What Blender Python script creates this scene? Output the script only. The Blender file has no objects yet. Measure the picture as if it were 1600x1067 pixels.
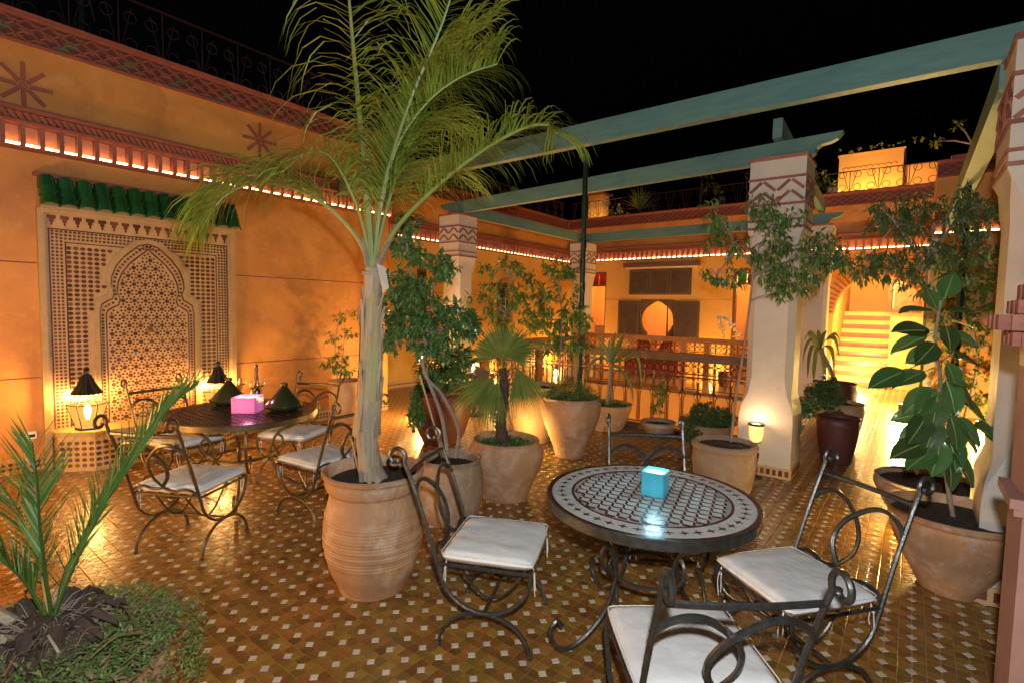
import bpy, math, random
import numpy as np
from mathutils import Vector, Matrix
random.seed(7); rnd = random.random
def ru(a, b): return a + (b - a) * random.random()
sc = bpy.context.scene; COL = sc.collection; PI = math.pi
# ------------------------------------------------------------------ camera
F, YAW, PITCH, ROLL, H = 807.1, .65853, .06338, .02019, 1.70
def _axes():
    f = np.array([-math.sin(YAW)*math.cos(PITCH), math.cos(YAW)*math.cos(PITCH), -math.sin(PITCH)])
    r = np.array([math.cos(YAW), math.sin(YAW), 0]); u = np.cross(r, f)
    return math.cos(ROLL)*r+math.sin(ROLL)*u, -math.sin(ROLL)*r+math.cos(ROLL)*u, f
RV, UV, FV = _axes(); CAM = np.array([0, 0, H])
cam = bpy.data.objects.new('camera', bpy.data.cameras.new('camera')); COL.objects.link(cam)
m = Matrix.Identity(4)
for i in range(3): m[i][0], m[i][1], m[i][2], m[i][3] = RV[i], UV[i], -FV[i], CAM[i]
cam.matrix_world = m; cam.data.sensor_width = 36; cam.data.lens = F/1600*36; cam.data.clip_end = 300; cam.data.clip_start = .05
sc.camera = cam
# ------------------------------------------------------------------ world, flash, exposure
w = bpy.data.worlds.new('World'); sc.world = w; w.use_nodes = True
nt = w.node_tree; sky = nt.nodes.new('ShaderNodeTexSky'); sky.sky_type = 'NISHITA'; sky.sun_disc = False
sky.sun_elevation = math.radians(-5); sky.sun_rotation = math.radians(200)
nt.links.new(sky.outputs[0], nt.nodes['Background'].inputs[0]); nt.nodes['Background'].inputs[1].default_value = .05
sc.view_settings.view_transform = 'Standard'; sc.view_settings.look = 'None'; sc.view_settings.gamma = 1
sc.view_settings.use_curve_mapping = False; sc.view_settings.exposure = 1.62
sc.render.engine = 'CYCLES'; cy = sc.cycles
cy.use_denoising = True; cy.sample_clamp_indirect = 3; cy.sample_clamp_direct = 0; cy.max_bounces = 6; cy.diffuse_bounces = 3
cy.glossy_bounces = 3; cy.transmission_bounces = 6; cy.transparent_max_bounces = 8; cy.caustics_reflective = False; cy.caustics_refractive = False
WARM = (1, .52, .15); AMBER = (1, .52, .13); GOLD = (1, .64, .17)
def lamp(name, loc, power, col=WARM, r=.05, kind='POINT', target=None, size=None, blend=.6, falloff=None):
    d = bpy.data.lights.new(name, kind); d.energy = power; d.color = col; d.shadow_soft_size = r
    o = bpy.data.objects.new(name, d); COL.objects.link(o); o.location = loc
    if target is not None:
        o.rotation_euler = (Vector(target)-Vector(loc)).to_track_quat('-Z', 'Y').to_euler()
    if kind == 'SPOT': d.spot_size = size; d.spot_blend = blend
    if falloff:
        d.use_nodes = True; n = d.node_tree; e = n.nodes['Emission']; fo = n.nodes.new('ShaderNodeLightFalloff')
        fo.inputs['Strength'].default_value = falloff; n.links.new(fo.outputs['Linear'], e.inputs['Strength'])
    return o
lamp('camera_flash', tuple(CAM+RV*.05+UV*.17), 96, (.96, .985, 1), .025, falloff=.30)
# ------------------------------------------------------------------ pixel -> point helpers (real distances)
def ray(x, y): return FV+RV*(x-800)/F-UV*(y-533.5)/F
def G(x, y, z=0.):
    d = ray(x, y); return Vector(CAM+d*((z-H)/d[2]))
def D(x, y, depth): return Vector(CAM+ray(x, y)*depth)
def YP(x, y, Y):
    d = ray(x, y); return Vector(CAM+d*(Y/d[1]))
def depth(p): return float((np.array(p)-CAM)@FV)
def px(p):
    d = np.array(p)-CAM; z = d@FV
    return 800+F*(d@RV)/z, 533.5-F*(d@UV)/z, z
# ------------------------------------------------------------------ materials
MATS = {}
def mat(name, c1, c2=None, rough=.6, metal=0., scale=6., bump=0., bscale=40., island=0., spec=.5, coat=0., emit=None, es=0., trans=0., stretch=None, detail=4, wear=None, wscale=2., wlo=.56, wamt=.7):
    if name in MATS: return MATS[name]
    M = bpy.data.materials.new(name); M.use_nodes = True; n = M.node_tree.nodes; l = M.node_tree.links; b = n['Principled BSDF']
    b.inputs['Roughness'].default_value = rough; b.inputs['Metallic'].default_value = metal
    b.inputs['Specular IOR Level'].default_value = spec; b.inputs['Coat Weight'].default_value = coat; b.inputs['Coat Roughness'].default_value = .12
    if trans: b.inputs['Transmission Weight'].default_value = trans
    tc = n.new('ShaderNodeTexCoord'); vec = tc.outputs['Object']
    if stretch:
        mp = n.new('ShaderNodeMapping'); mp.inputs['Scale'].default_value = stretch; l.new(vec, mp.inputs[0]); vec = mp.outputs[0]
    c2 = c2 or c1
    no = n.new('ShaderNodeTexNoise'); no.inputs['Scale'].default_value = scale; no.inputs['Detail'].default_value = detail; no.inputs['Roughness'].default_value = .62
    l.new(vec, no.inputs['Vector'])
    rp = n.new('ShaderNodeMapRange'); rp.inputs[1].default_value = .32; rp.inputs[2].default_value = .68; l.new(no.outputs[0], rp.inputs[0])
    mx = n.new('ShaderNodeMix'); mx.data_type = 'RGBA'; mx.inputs[6].default_value = (*c1, 1); mx.inputs[7].default_value = (*c2, 1)
    l.new(rp.outputs[0], mx.inputs[0]); out = mx.outputs[2]
    if wear:
        for wi, (wc, sc_, lo) in enumerate(((wear[0], wscale, wlo), (wear[-1], wscale*3.7, wlo+.06))):
            wn = n.new('ShaderNodeTexNoise'); wn.noise_dimensions = '4D'; wn.inputs['W'].default_value = 3.1+wi*5; wn.inputs['Scale'].default_value = sc_; wn.inputs['Detail'].default_value = 12; wn.inputs['Roughness'].default_value = .7; wn.inputs['Distortion'].default_value = .4
            l.new(tc.outputs['Object'], wn.inputs['Vector']); wr = n.new('ShaderNodeMapRange'); wr.inputs[1].default_value = lo; wr.inputs[2].default_value = lo+.16; wr.inputs[4].default_value = wamt; l.new(wn.outputs[0], wr.inputs[0])
            wm = n.new('ShaderNodeMix'); wm.data_type = 'RGBA'; l.new(wr.outputs[0], wm.inputs[0]); l.new(out, wm.inputs[6]); wm.inputs[7].default_value = (*wc, 1); out = wm.outputs[2]
    if island:
        ge = n.new('ShaderNodeNewGeometry'); oi = n.new('ShaderNodeObjectInfo'); ad = n.new('ShaderNodeMath'); ad.operation = 'ADD'
        l.new(ge.outputs['Random Per Island'], ad.inputs[0]); l.new(oi.outputs['Random'], ad.inputs[1])
        fr = n.new('ShaderNodeMath'); fr.operation = 'FRACT'; l.new(ad.outputs[0], fr.inputs[0])
        mr = n.new('ShaderNodeMapRange'); mr.inputs[3].default_value = 1-island; mr.inputs[4].default_value = 1+island; l.new(fr.outputs[0], mr.inputs[0])
        hs = n.new('ShaderNodeHueSaturation'); l.new(mr.outputs[0], hs.inputs['Value']); l.new(out, hs.inputs['Color']); out = hs.outputs[0]
        mh = n.new('ShaderNodeMapRange'); mh.inputs[3].default_value = .5-island*.06; mh.inputs[4].default_value = .5+island*.06
        f2 = n.new('ShaderNodeMath'); f2.operation = 'MULTIPLY'; f2.inputs[1].default_value = 7.31; f3 = n.new('ShaderNodeMath'); f3.operation = 'FRACT'
        l.new(fr.outputs[0], f2.inputs[0]); l.new(f2.outputs[0], f3.inputs[0]); l.new(f3.outputs[0], mh.inputs[0]); l.new(mh.outputs[0], hs.inputs['Hue'])
    l.new(out, b.inputs['Base Color'])
    if bump:
        nb = n.new('ShaderNodeTexNoise'); nb.inputs['Scale'].default_value = bscale; nb.inputs['Detail'].default_value = 5; l.new(vec, nb.inputs['Vector'])
        bp = n.new('ShaderNodeBump'); bp.inputs['Strength'].default_value = bump; bp.inputs['Distance'].default_value = .02
        l.new(nb.outputs[0], bp.inputs['Height']); l.new(bp.outputs[0], b.inputs['Normal'])
        ra = n.new('ShaderNodeMapRange'); ra.inputs[3].default_value = max(0, rough-.12); ra.inputs[4].default_value = min(1, rough+.12)
        l.new(nb.outputs[0], ra.inputs[0]); l.new(ra.outputs[0], b.inputs['Roughness'])
    if emit:
        b.inputs['Emission Color'].default_value = (*emit, 1); b.inputs['Emission Strength'].default_value = es
    MATS[name] = M; return M
def leafmat(name, c1, c2, rough=.4, island=.35, tr=.25):
    M = mat(name, c1, c2, rough, scale=3, island=island, spec=.5)
    n = M.node_tree.nodes; l = M.node_tree.links; b = n['Principled BSDF']; o = n['Material Output']
    t = n.new('ShaderNodeBsdfTranslucent'); s = n.new('ShaderNodeMixShader'); s.inputs[0].default_value = tr
    src = b.inputs['Base Color'].links[0].from_socket; l.new(src, t.inputs[0])
    l.new(b.outputs[0], s.inputs[1]); l.new(t.outputs[0], s.inputs[2]); l.new(s.outputs[0], o.inputs[0]); return M
wallm = mat('ochre_plaster', (.62, .265, .052), (.46, .18, .034), .6, scale=1.3, bump=.35, bscale=7, detail=9, wear=((.32, .12, .032), (.60, .31, .13)), wscale=1.1, wlo=.49, wamt=.75)
wallm2 = mat('gallery_plaster', (.62, .34, .075), (.54, .27, .055), .6, scale=1.1, bump=.15, bscale=10, detail=8, wear=((.42, .2, .045), (.66, .4, .12)), wscale=.9, wlo=.55, wamt=.5)
redm = mat('red_plaster', (.30, .085, .045), (.22, .06, .035), .7, scale=9, bump=.15, bscale=60)
bandm = mat('maroon_band', (.15, .03, .02), (.10, .025, .016), .6, scale=9)
nichem = mat('glow_tinted_plaster', (.62, .27, .13), (.5, .20, .09), .6, scale=9, bump=.1)  # niche backing coloured salmon to carry the rope light's glow
creamm = mat('cream_plaster', (.60, .50, .38), (.50, .40, .29), .55, scale=4, bump=.08, bscale=30)
colm = mat('pillar_plaster', (.56, .50, .43), (.47, .41, .35), .6, scale=2.4, bump=.25, bscale=12, detail=9, wear=((.38, .32, .26), (.62, .56, .48)), wscale=3, wlo=.56, wamt=.5)
pinkm = mat('pink_plaster', (.40, .22, .17), (.32, .165, .13), .7, scale=5, bump=.2, bscale=30)
brickm = mat('red_brick', (.29, .11, .075), (.20, .075, .052), .8, scale=14, bump=.4, bscale=70, island=.2)
terra = mat('terracotta', (.50, .265, .115), (.37, .20, .11), .7, scale=4, bump=.2, bscale=35, detail=9, stretch=(2.2, 2.2, .8), wear=((.66, .52, .40), (.20, .12, .075)), wscale=4, wlo=.51, wamt=.7)
terraB = mat('grey_terracotta', (.34, .225, .14), (.26, .17, .105), .75, scale=5, bump=.2, bscale=35, detail=8, wear=((.56, .46, .36), (.15, .10, .07)), wscale=4, wlo=.51, wamt=.65)
terraC = mat('dark_red_terracotta', (.13, .035, .025), (.085, .028, .02), .5, scale=5, bump=.1, bscale=50)
terraD = mat('ochre_terracotta', (.46, .28, .14), (.38, .21, .10), .7, scale=5, bump=.2, bscale=35, wear=((.58, .42, .26), (.2, .12, .07)), wscale=5, wlo=.55, wamt=.5)
soil = mat('soil', (.06, .04, .028), (.025, .018, .014), .95, scale=30, bump=1., bscale=60)
iron = mat('wrought_iron', (.075, .078, .075), (.14, .14, .13), .36, .75, scale=24, bump=.12, bscale=90)
ironB = mat('bronzed_iron', (.11, .085, .05), (.17, .13, .075), .4, .7, scale=20, bump=.1, bscale=80)
ironD = mat('black_iron', (.018, .018, .018), (.03, .025, .02), .45, .4, scale=20)
postm = mat('green_black_post', (.008, .022, .018), (.012, .028, .02), .3, .2, scale=20, bump=.1)
clothm = mat('white_cotton', (.84, .83, .81), (.76, .75, .73), .9, scale=7, bump=.3, bscale=16, spec=.2)
beamm = mat('teal_painted_wood', (.10, .215, .20), (.07, .16, .15), .5, scale=3, bump=.08, bscale=14, stretch=(1, 6, 6), wear=((.05, .10, .10), (.16, .20, .17)), wscale=3, wlo=.57, wamt=.6)
woodm = mat('brown_wood', (.15, .065, .03), (.09, .036, .018), .45, scale=5, bump=.15, bscale=20, stretch=(1, 5, 5))
woodO = mat('orange_wood', (.34, .15, .05), (.26, .10, .035), .45, scale=5, bump=.12, bscale=20)
darkw = mat('dark_shutter_wood', (.095, .055, .028), (.06, .034, .018), .55, scale=6, bump=.2, bscale=24)
greent = mat('green_glaze', (.012, .095, .028), (.020, .075, .018), .2, scale=9, bump=.1, bscale=25, island=.3, coat=.5)
zcream = mat('cream_zellige', (.52, .34, .17), (.44, .275, .13), .3, scale=12, bump=.1, bscale=40)
trimm = mat('fountain_trim', (.42, .28, .125), (.34, .22, .095), .5, scale=6, bump=.15, bscale=25)
zdark = mat('dark_zellige', (.13, .052, .024), (.085, .034, .017), .28, scale=20, island=.4)
zred = mat('dark_red_tile', (.10, .018, .016), (.07, .015, .014), .3, scale=20, island=.25)
zwhite = mat('white_tile', (.68, .65, .59), (.58, .55, .49), .25, scale=10, island=.1, bump=.05)
tgreen = mat('green_tile', (.04, .17, .07), (.03, .12, .05), .35, scale=10, island=.2)
grout = mat('grout', (.33, .24, .14), (.25, .17, .09), .85, scale=30)
tileb = mat('brown_floor_tile', (.27, .134, .027), (.175, .081, .016), .31, scale=7, island=.34, bump=.14, bscale=24, coat=.12, wear=((.10, .05, .015), (.33, .2, .07)), wscale=6, wlo=.58, wamt=.5)
tilew = mat('ivory_floor_tile', (.62, .57, .46), (.50, .45, .35), .25, scale=9, island=.12, bump=.08, bscale=30)
bark = mat('fibrous_bark', (.54, .44, .32), (.30, .22, .145), .85, scale=7, bump=.9, bscale=18, stretch=(3, 3, .35), detail=8)
barkG = mat('grey_bark', (.30, .25, .20), (.20, .15, .11), .8, scale=8, bump=.5, bscale=30)
barkD = mat('dark_bark', (.09, .055, .035), (.045, .028, .02), .9, scale=12, bump=1., bscale=30)
palmL = leafmat('palm_leaf', (.20, .30, .038), (.30, .37, .055), .42, .35, .35)
palmS = leafmat('palm_stalk', (.22, .30, .07), (.30, .33, .10), .4, .15, .1)
dateL = leafmat('date_palm_leaf', (.085, .19, .042), (.13, .22, .05), .38, .35)
fanL = leafmat('fan_palm_leaf', (.15, .22, .045), (.22, .24, .06), .45, .3)
dryL = leafmat('dry_leaf', (.25, .16, .06), (.18, .11, .045), .8, .3)
treeL = leafmat('glossy_tree_leaf', (.085, .19, .055), (.125, .21, .055), .27, .45, .2)
citL = leafmat('citrus_leaf', (.12, .20, .03), (.16, .22, .04), .38, .4)
fineL = leafmat('fine_leaf', (.075, .13, .035), (.11, .155, .045), .45, .4)
rubL = leafmat('rubber_leaf', (.05, .13, .040), (.09, .16, .045), .24, .45, .1)
moss = leafmat('ground_cover', (.14, .28, .06), (.24, .34, .09), .6, .45)
hay = leafmat('dry_ground_cover', (.32, .27, .12), (.20, .18, .08), .8, .3)
goldR = mat('rope_light_glow', (1, .6, .35), rough=.5, emit=(1, .47, .19), es=8)
bulb = mat('bulb_glow', (1, .8, .5), emit=(1, .66, .28), es=14)
flame = mat('candle_glow', (1, .9, .7), emit=(1, .70, .34), es=6)
lampglass = mat('amber_lamp_glass', (.9, .62, .28), rough=.45, emit=(1, .52, .14), es=.5)
blueg = mat('blue_frosted_glass', (.04, .30, .42), (.06, .40, .52), .35, scale=8, emit=(.03, .45, .75), es=.13)
waxw = mat('white_wax', (.85, .85, .8), rough=.5, emit=(.9, .98, .9), es=.3)
pinkg = mat('pink_frosted_glass', (.7, .2, .45), rough=.35, emit=(1, .20, .60), es=.28)
waxp = mat('pink_wax', (.9, .7, .75), rough=.5, emit=(1, .55, .72), es=.35)
glass = mat('clear_glass', (.95, .95, .95), rough=.03, trans=1.)
tagm = mat('green_glazed_clay', (.022, .035, .012), (.035, .04, .015), .22, scale=8, coat=.4)
tabled = mat('dark_mosaic_top', (.05, .026, .018), (.08, .04, .026), .25, scale=40, island=.3)
redcloth = mat('red_fabric', (.22, .03, .02), (.15, .02, .015), .9, scale=12)
interior = mat('interior_plaster', (.62, .36, .13), (.56, .31, .11), .7, scale=2)
white = mat('white_plastic', (.7, .68, .64), rough=.4)
stepm = mat('stair_tile', (.24, .125, .045), (.15, .075, .028), .35, scale=5, bump=.1)
ybld = mat('yellow_render', (.58, .38, .13), (.50, .30, .10), .75, scale=2, bump=.2)
glR = mat('red_pane', (.35, .02, .02), rough=.2); glG = mat('green_pane', (.03, .22, .04), rough=.2)
# ------------------------------------------------------------------ mesh builder
class MB:
    def __init__(s): s.v = []; s.f = []
    def add(s, vs, fs):
        o = len(s.v); s.v += [tuple(v) for v in vs]; s.f += [tuple(i+o for i in f) for f in fs]; return s
    def box(s, c, d, rz=0., M=None):
        x, y, z = d[0]/2, d[1]/2, d[2]/2
        vs = [Vector((a*x, b*y, e*z)) for e in (-1, 1) for b in (-1, 1) for a in (-1, 1)]
        R = M if M is not None else Matrix.Rotation(rz, 3, 'Z'); c = Vector(c)
        return s.add([c+R@v for v in vs], [(0, 2, 3, 1), (4, 5, 7, 6), (0, 1, 5, 4), (1, 3, 7, 5), (3, 2, 6, 7), (2, 0, 4, 6)])
    def bb(s, a, b): return s.box([(p+q)/2 for p, q in zip(a, b)], [abs(q-p) for p, q in zip(a, b)])
    def prism(s, pts, axis, a, b):
        """outline pts (2d) extruded along axis between a and b"""
        def P(p, t): return {'x': (t, p[0], p[1]), 'y': (p[0], t, p[1]), 'z': (p[0], p[1], t)}[axis]
        n = len(pts); ar = sum(pts[i][0]*pts[(i+1) % n][1]-pts[(i+1) % n][0]*pts[i][1] for i in range(n))
        if (ar < 0) != (axis == 'y'): pts = pts[::-1]
        if a > b: a, b = b, a
        vs = [P(p, a) for p in pts]+[P(p, b) for p in pts]
        return s.add(vs, [tuple(range(n-1, -1, -1)), tuple(range(n, 2*n))]+[(i, (i+1) % n, n+(i+1) % n, n+i) for i in range(n)])
    def tube(s, pts, r, n=6, closed=False, flat=1.):
        P = [Vector(p) for p in pts]; N = len(P); rr = r if isinstance(r, (list, tuple)) else [r]*N
        up = None; rings = []
        for i in range(N):
            t = (P[(i+1) % N]-P[i-1]) if closed else (P[min(i+1, N-1)]-P[max(i-1, 0)])
            if t.length < 1e-9: t = Vector((0, 0, 1))
            t.normalize()
            if up is None:
                up = Vector((0, 0, 1)) if abs(t.z) < .9 else Vector((1, 0, 0))
            a = up-t*up.dot(t)
            if a.length < 1e-6: a = t.orthogonal()
            a.normalize(); up = a; b = t.cross(a)
            rings.append([P[i]+(a*math.cos(2*PI*k/n)+b*math.sin(2*PI*k/n)*flat)*rr[i] for k in range(n)])
        o = []; 
        for R_ in rings: o += R_
        fs = []
        for i in range(N if closed else N-1):
            j = (i+1) % N
            for k in range(n): fs.append((i*n+k, i*n+(k+1) % n, j*n+(k+1) % n, j*n+k))
        if not closed: fs += [tuple(range(n-1, -1, -1)), tuple(range((N-1)*n, N*n))]
        return s.add(o, fs)
    def lathe(s, prof, n=32, c=(0, 0, 0), wob=0., cap=True):
        vs = []; c = Vector(c)
        for i, (r, z) in enumerate(prof):
            for k in range(n):
                a = 2*PI*k/n; q = r*(1+wob*math.sin(2*a+.6*i*.3)+wob*.6*math.sin(3*a+1))
                vs.append(c+Vector((q*math.cos(a), q*math.sin(a), z)))
        fs = [(i*n+k, i*n+(k+1) % n, (i+1)*n+(k+1) % n, (i+1)*n+k) for i in range(len(prof)-1) for k in range(n)]
        if cap: fs += [tuple(range(n-1, -1, -1)), tuple(range((len(prof)-1)*n, len(prof)*n))]
        return s.add(vs, fs)
    def mesh(s, name, mt, smooth=True, ang=35):
        me = bpy.data.meshes.new(name); me.from_pydata(s.v, [], s.f)
        me.materials.append(mt)
        if smooth:
            me.polygons.foreach_set('use_smooth', [True]*len(me.polygons)); me.set_sharp_from_angle(angle=math.radians(ang))
        me.update(); return me
    def build(s, name, mt, parent=None, smooth=True, ang=35):
        return link(name, s.mesh(name, mt, smooth, ang), parent)
def link(name, me, parent=None):
    o = bpy.data.objects.new(name, me); COL.objects.link(o)
    if parent is not None: o.parent = parent
    return o
def put(name, me, parent, loc=(0, 0, 0), rot=(0, 0, 0), scale=(1, 1, 1)):
    o = link(name, me, parent); o.location = loc; o.rotation_euler = rot; o.scale = scale; return o
def tag(o, label=None, cat=None, group=None, kind=None):
    if label: o['label'] = label
    if cat: o['category'] = cat
    if group: o['group'] = group
    if kind: o['kind'] = kind
    return o
def thing(name, label, cat, loc=(0, 0, 0), rz=0., group=None):
    o = bpy.data.objects.new(name, None); COL.objects.link(o); o.location = loc; o.rotation_euler = (0, 0, rz); o.empty_display_size = .1
    return tag(o, label, cat, group)
KIDS = {}
def copy_tree(o, parent=None):
    c = o.copy(); COL.objects.link(c)
    if parent is not None: c.parent = parent
    for ch in list(o.children): copy_tree(ch, c)
    return c
def stuff(o): o['kind'] = 'stuff'; return o
def cr(pts, n=8):
    """Catmull-Rom through pts"""
    P = [Vector(p) for p in pts]; P = [P[0]*2-P[1]]+P+[P[-1]*2-P[-2]]; out = []
    for i in range(1, len(P)-2):
        for k in range(n):
            t = k/n; a, b, c, d = P[i-1:i+3]
            out.append(.5*((2*b)+(c-a)*t+(2*a-5*b+4*c-d)*t*t+(3*b-a-3*c+d)*t**3))
    out.append(P[-2]); return out
# ------------------------------------------------------------------ floor (glazed hexagon-and-square tiles)
S = .057; X0, Y0 = -1.965, 1.483
ATR = (-6.1, -1.42, 7.18, 10.75)       # courtyard opening x0,x1,y0,y1
def floor_mat():
    M = bpy.data.materials.new('floor_tile_field'); M.use_nodes = True; n = M.node_tree.nodes; l = M.node_tree.links; b = n['Principled BSDF']
    def mth(op, a, c=None):
        x = n.new('ShaderNodeMath'); x.operation = op
        for i, q in enumerate((a, c)):
            if q is None: continue
            if isinstance(q, (int, float)): x.inputs[i].default_value = q
            else: l.new(q, x.inputs[i])
        return x.outputs[0]
    tc = n.new('ShaderNodeTexCoord'); sp = n.new('ShaderNodeSeparateXYZ'); l.new(tc.outputs['Object'], sp.inputs[0])
    u = mth('DIVIDE', mth('SUBTRACT', sp.outputs[0], X0), S); v = mth('DIVIDE', mth('SUBTRACT', sp.outputs[1], Y0), S)
    def near(a, k): q = mth('DIVIDE', a, k); return mth('MULTIPLY', mth('ABSOLUTE', mth('SUBTRACT', q, mth('ROUND', q))), k)
    g = mth('LESS_THAN', mth('MINIMUM', near(u, 1.), near(v, 1.)), .035)
    e = mth('ADD', near(u, 2.), near(v, 2.)); wh = mth('LESS_THAN', e, .42); ring = mth('LESS_THAN', mth('ABSOLUTE', mth('SUBTRACT', e, .45)), .035)
    cb = n.new('ShaderNodeCombineXYZ'); l.new(mth('FLOOR', u), cb.inputs[0]); l.new(mth('FLOOR', v), cb.inputs[1])
    wn = n.new('ShaderNodeTexWhiteNoise'); wn.noise_dimensions = '2D'; l.new(cb.outputs[0], wn.inputs['Vector'])
    def mix(f, A, B):
        x = n.new('ShaderNodeMix'); x.data_type = 'RGBA'; l.new(f, x.inputs[0])
        for i, q in ((6, A), (7, B)):
            if isinstance(q, tuple): x.inputs[i].default_value = (*q, 1)
            else: l.new(q, x.inputs[i])
        return x.outputs[2]
    c = mix(wn.outputs[0], (.145, .062, .015), (.30, .148, .033)); c = mix(g, c, (.28, .20, .11)); c = mix(ring, c, (.28, .20, .11)); c = mix(wh, c, (.52, .46, .35))
    l.new(c, b.inputs['Base Color'])
    no = n.new('ShaderNodeTexNoise'); no.inputs['Scale'].default_value = 20; l.new(tc.outputs['Object'], no.inputs['Vector'])
    ht = mth('ADD', mth('MULTIPLY', no.outputs[0], .6), mth('MULTIPLY', mth('SUBTRACT', 1., mth('MAXIMUM', g, ring)), .5)); ht = mth('ADD', ht, mth('MULTIPLY', wn.outputs[0], .25))
    bp = n.new('ShaderNodeBump'); bp.inputs['Strength'].default_value = .35; bp.inputs['Distance'].default_value = .006; l.new(ht, bp.inputs['Height']); l.new(bp.outputs[0], b.inputs['Normal'])
    b.inputs['Roughness'].default_value = .33; b.inputs['Coat Weight'].default_value = .1; b.inputs['Coat Roughness'].default_value = .15
    return M
fm = MB()
for a, b_, c, d in ((-9.6, -8.5, -2.5, 17.5), (-8.5, ATR[0], -2.5, 17.5), (ATR[0], ATR[1], -2.5, ATR[2]), (ATR[0], ATR[1], ATR[3], 17.5), (ATR[1], 6, -2.5, 17.5)):
    fm.add([(a, c, -.003), (b_, c, -.003), (b_, d, -.003), (a, d, -.003)], [(0, 1, 2, 3)])
floor = tag(fm.build('floor', floor_mat()), 'brown glazed terrace floor dotted with small ivory squares', kind='structure')
g = .0016; c = .44*S; ch = .0018
def tile_poly(o):
    # square of side S with its corner at the origin vertex cut off; o = quadrant
    L = [(c+g*.7, g), (S-g, g), (S-g, S-g), (g, S-g), (g, c+g*.7)]
    return [(x*o[0], y*o[1]) for x, y in L][::(1 if o[0]*o[1] > 0 else -1)]
def slab(poly, top=0.0, dz=.0045, k=.93):
    cx = sum(p[0] for p in poly)/len(poly); cy_ = sum(p[1] for p in poly)/len(poly); n = len(poly)
    vs = [(x, y, top-dz) for x, y in poly]+[(x, y, top-.0012) for x, y in poly]+[(cx+(x-cx)*k, cy_+(y-cy_)*k, top) for x, y in poly]
    return vs, [(i, (i+1) % n, n+(i+1) % n, n+i) for i in range(n)]+[(n+i, n+(i+1) % n, 2*n+(i+1) % n, 2*n+i) for i in range(n)]+[tuple(range(2*n, 3*n))]
QUAD = [(1, 1), (-1, 1), (-1, -1), (1, -1)]
wpoly = [(c-g, 0), (0, c-g), (-c+g, 0), (0, -c+g)]
tb, tw = [], []
for i in range(-46, 34):
    for j in range(-12, 40):
        vx, vy = X0+2*S*i, Y0+2*S*j
        q = px((vx, vy, 0))
        if q[2] < 1.0 or not (-160 < q[0] < 1760 and q[1] < 1300) or q[2] > 6.2 or vx < -6.7: continue
        tw.append((q, vx, vy))
        for o in range(4): tb.append((px((vx+QUAD[o][0]*S/2, vy+QUAD[o][1]*S/2, 0)), vx, vy, o))
inside = lambda q: 0 < q[0] < 1600 and q[1] < 1067 and not (q[0] < 330 and q[1] > 890) and not (480 < q[0] < 660 and q[1] < 960) and not (940 < q[0] < 1240 and q[1] > 930) and not (850 < q[0] < 1200 and q[1] < 870)
tb.sort(key=lambda t: (not inside(t[0]), t[0][2])); tw.sort(key=lambda t: (not inside(t[0]), t[0][2]))
tmeshes = [MB().add(*slab(tile_poly(q))).mesh('floor_tile', tileb, False) for q in QUAD]; wmesh = MB().add(*slab(wpoly, .0003)).mesh('inset_tile', tilew, False)
def jig(): return (ru(-.006, .006), ru(-.006, .006), 0)
for k, (q, x, y, o) in enumerate(tb[:300]): put('floor_tile', tmeshes[o], floor, (x, y, ru(-.0006, .0006)), jig())
for q, x, y in tw[:300]: put('inset_tile', wmesh, floor, (x, y, ru(-.0006, .0004)), jig())
mb = MB()
for q, x, y, o in tb[300:]:
    z = ru(-.0006, .0006); tx, ty = ru(-.008, .008), ru(-.008, .008); vs, fs = slab(tile_poly(QUAD[o])); mb.add([(a+x, b+y, e+z+a*tx+b*ty) for a, b, e in vs], fs)
stuff(mb.build('floor_tiles', tileb, floor, False))
mb = MB()
for q, x, y in tw[300:]:
    z = ru(-.0006, .0004); tx, ty = ru(-.008, .008), ru(-.008, .008); vs, fs = slab(wpoly, .0003); mb.add([(a+x, b+y, e+z+a*tx+b*ty) for a, b, e in vs], fs)
stuff(mb.build('inset_tiles', tilew, floor, False))
# ------------------------------------------------------------------ walls with lit cornices
ZR, ZP = 3.15, 4.39      # rope light ledge, parapet top
def octo(cx, cz, r, rz=None, sq=.42):
    rz = rz or r; k = sq
    return [(cx+r, cz-rz*k), (cx+r, cz+rz*k), (cx+r*k, cz+rz), (cx-r*k, cz+rz), (cx-r, cz+rz*k), (cx-r, cz-rz*k), (cx-r*k, cz-rz), (cx+r*k, cz-rz)]
def plate(mb, poly, y, dy=.003):
    n = len(poly); mb.add([(p[0], y, p[1]) for p in poly]+[(p[0], y+dy, p[1]) for p in poly], [tuple(range(n, 2*n))]+[(i, n+i, n+(i+1) % n, (i+1) % n) for i in range(n)])
bmesh_brick = MB().box((0, .055, .095), (.036, .10, .19)).mesh('brick', brickm, False)
dgreen = MB(); plate(dgreen, [(-.062, .0), (-.006, .046), (.062, 0), (.006, -.046)], 0, .008); dgreen = dgreen.mesh('tile', tgreen, False)
dred = MB(); plate(dred, [(-.05, 0), (0, .042), (.05, 0), (0, -.042)], 0, .008); dred = dred.mesh('tile', redm, False)
ropeL = []
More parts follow.
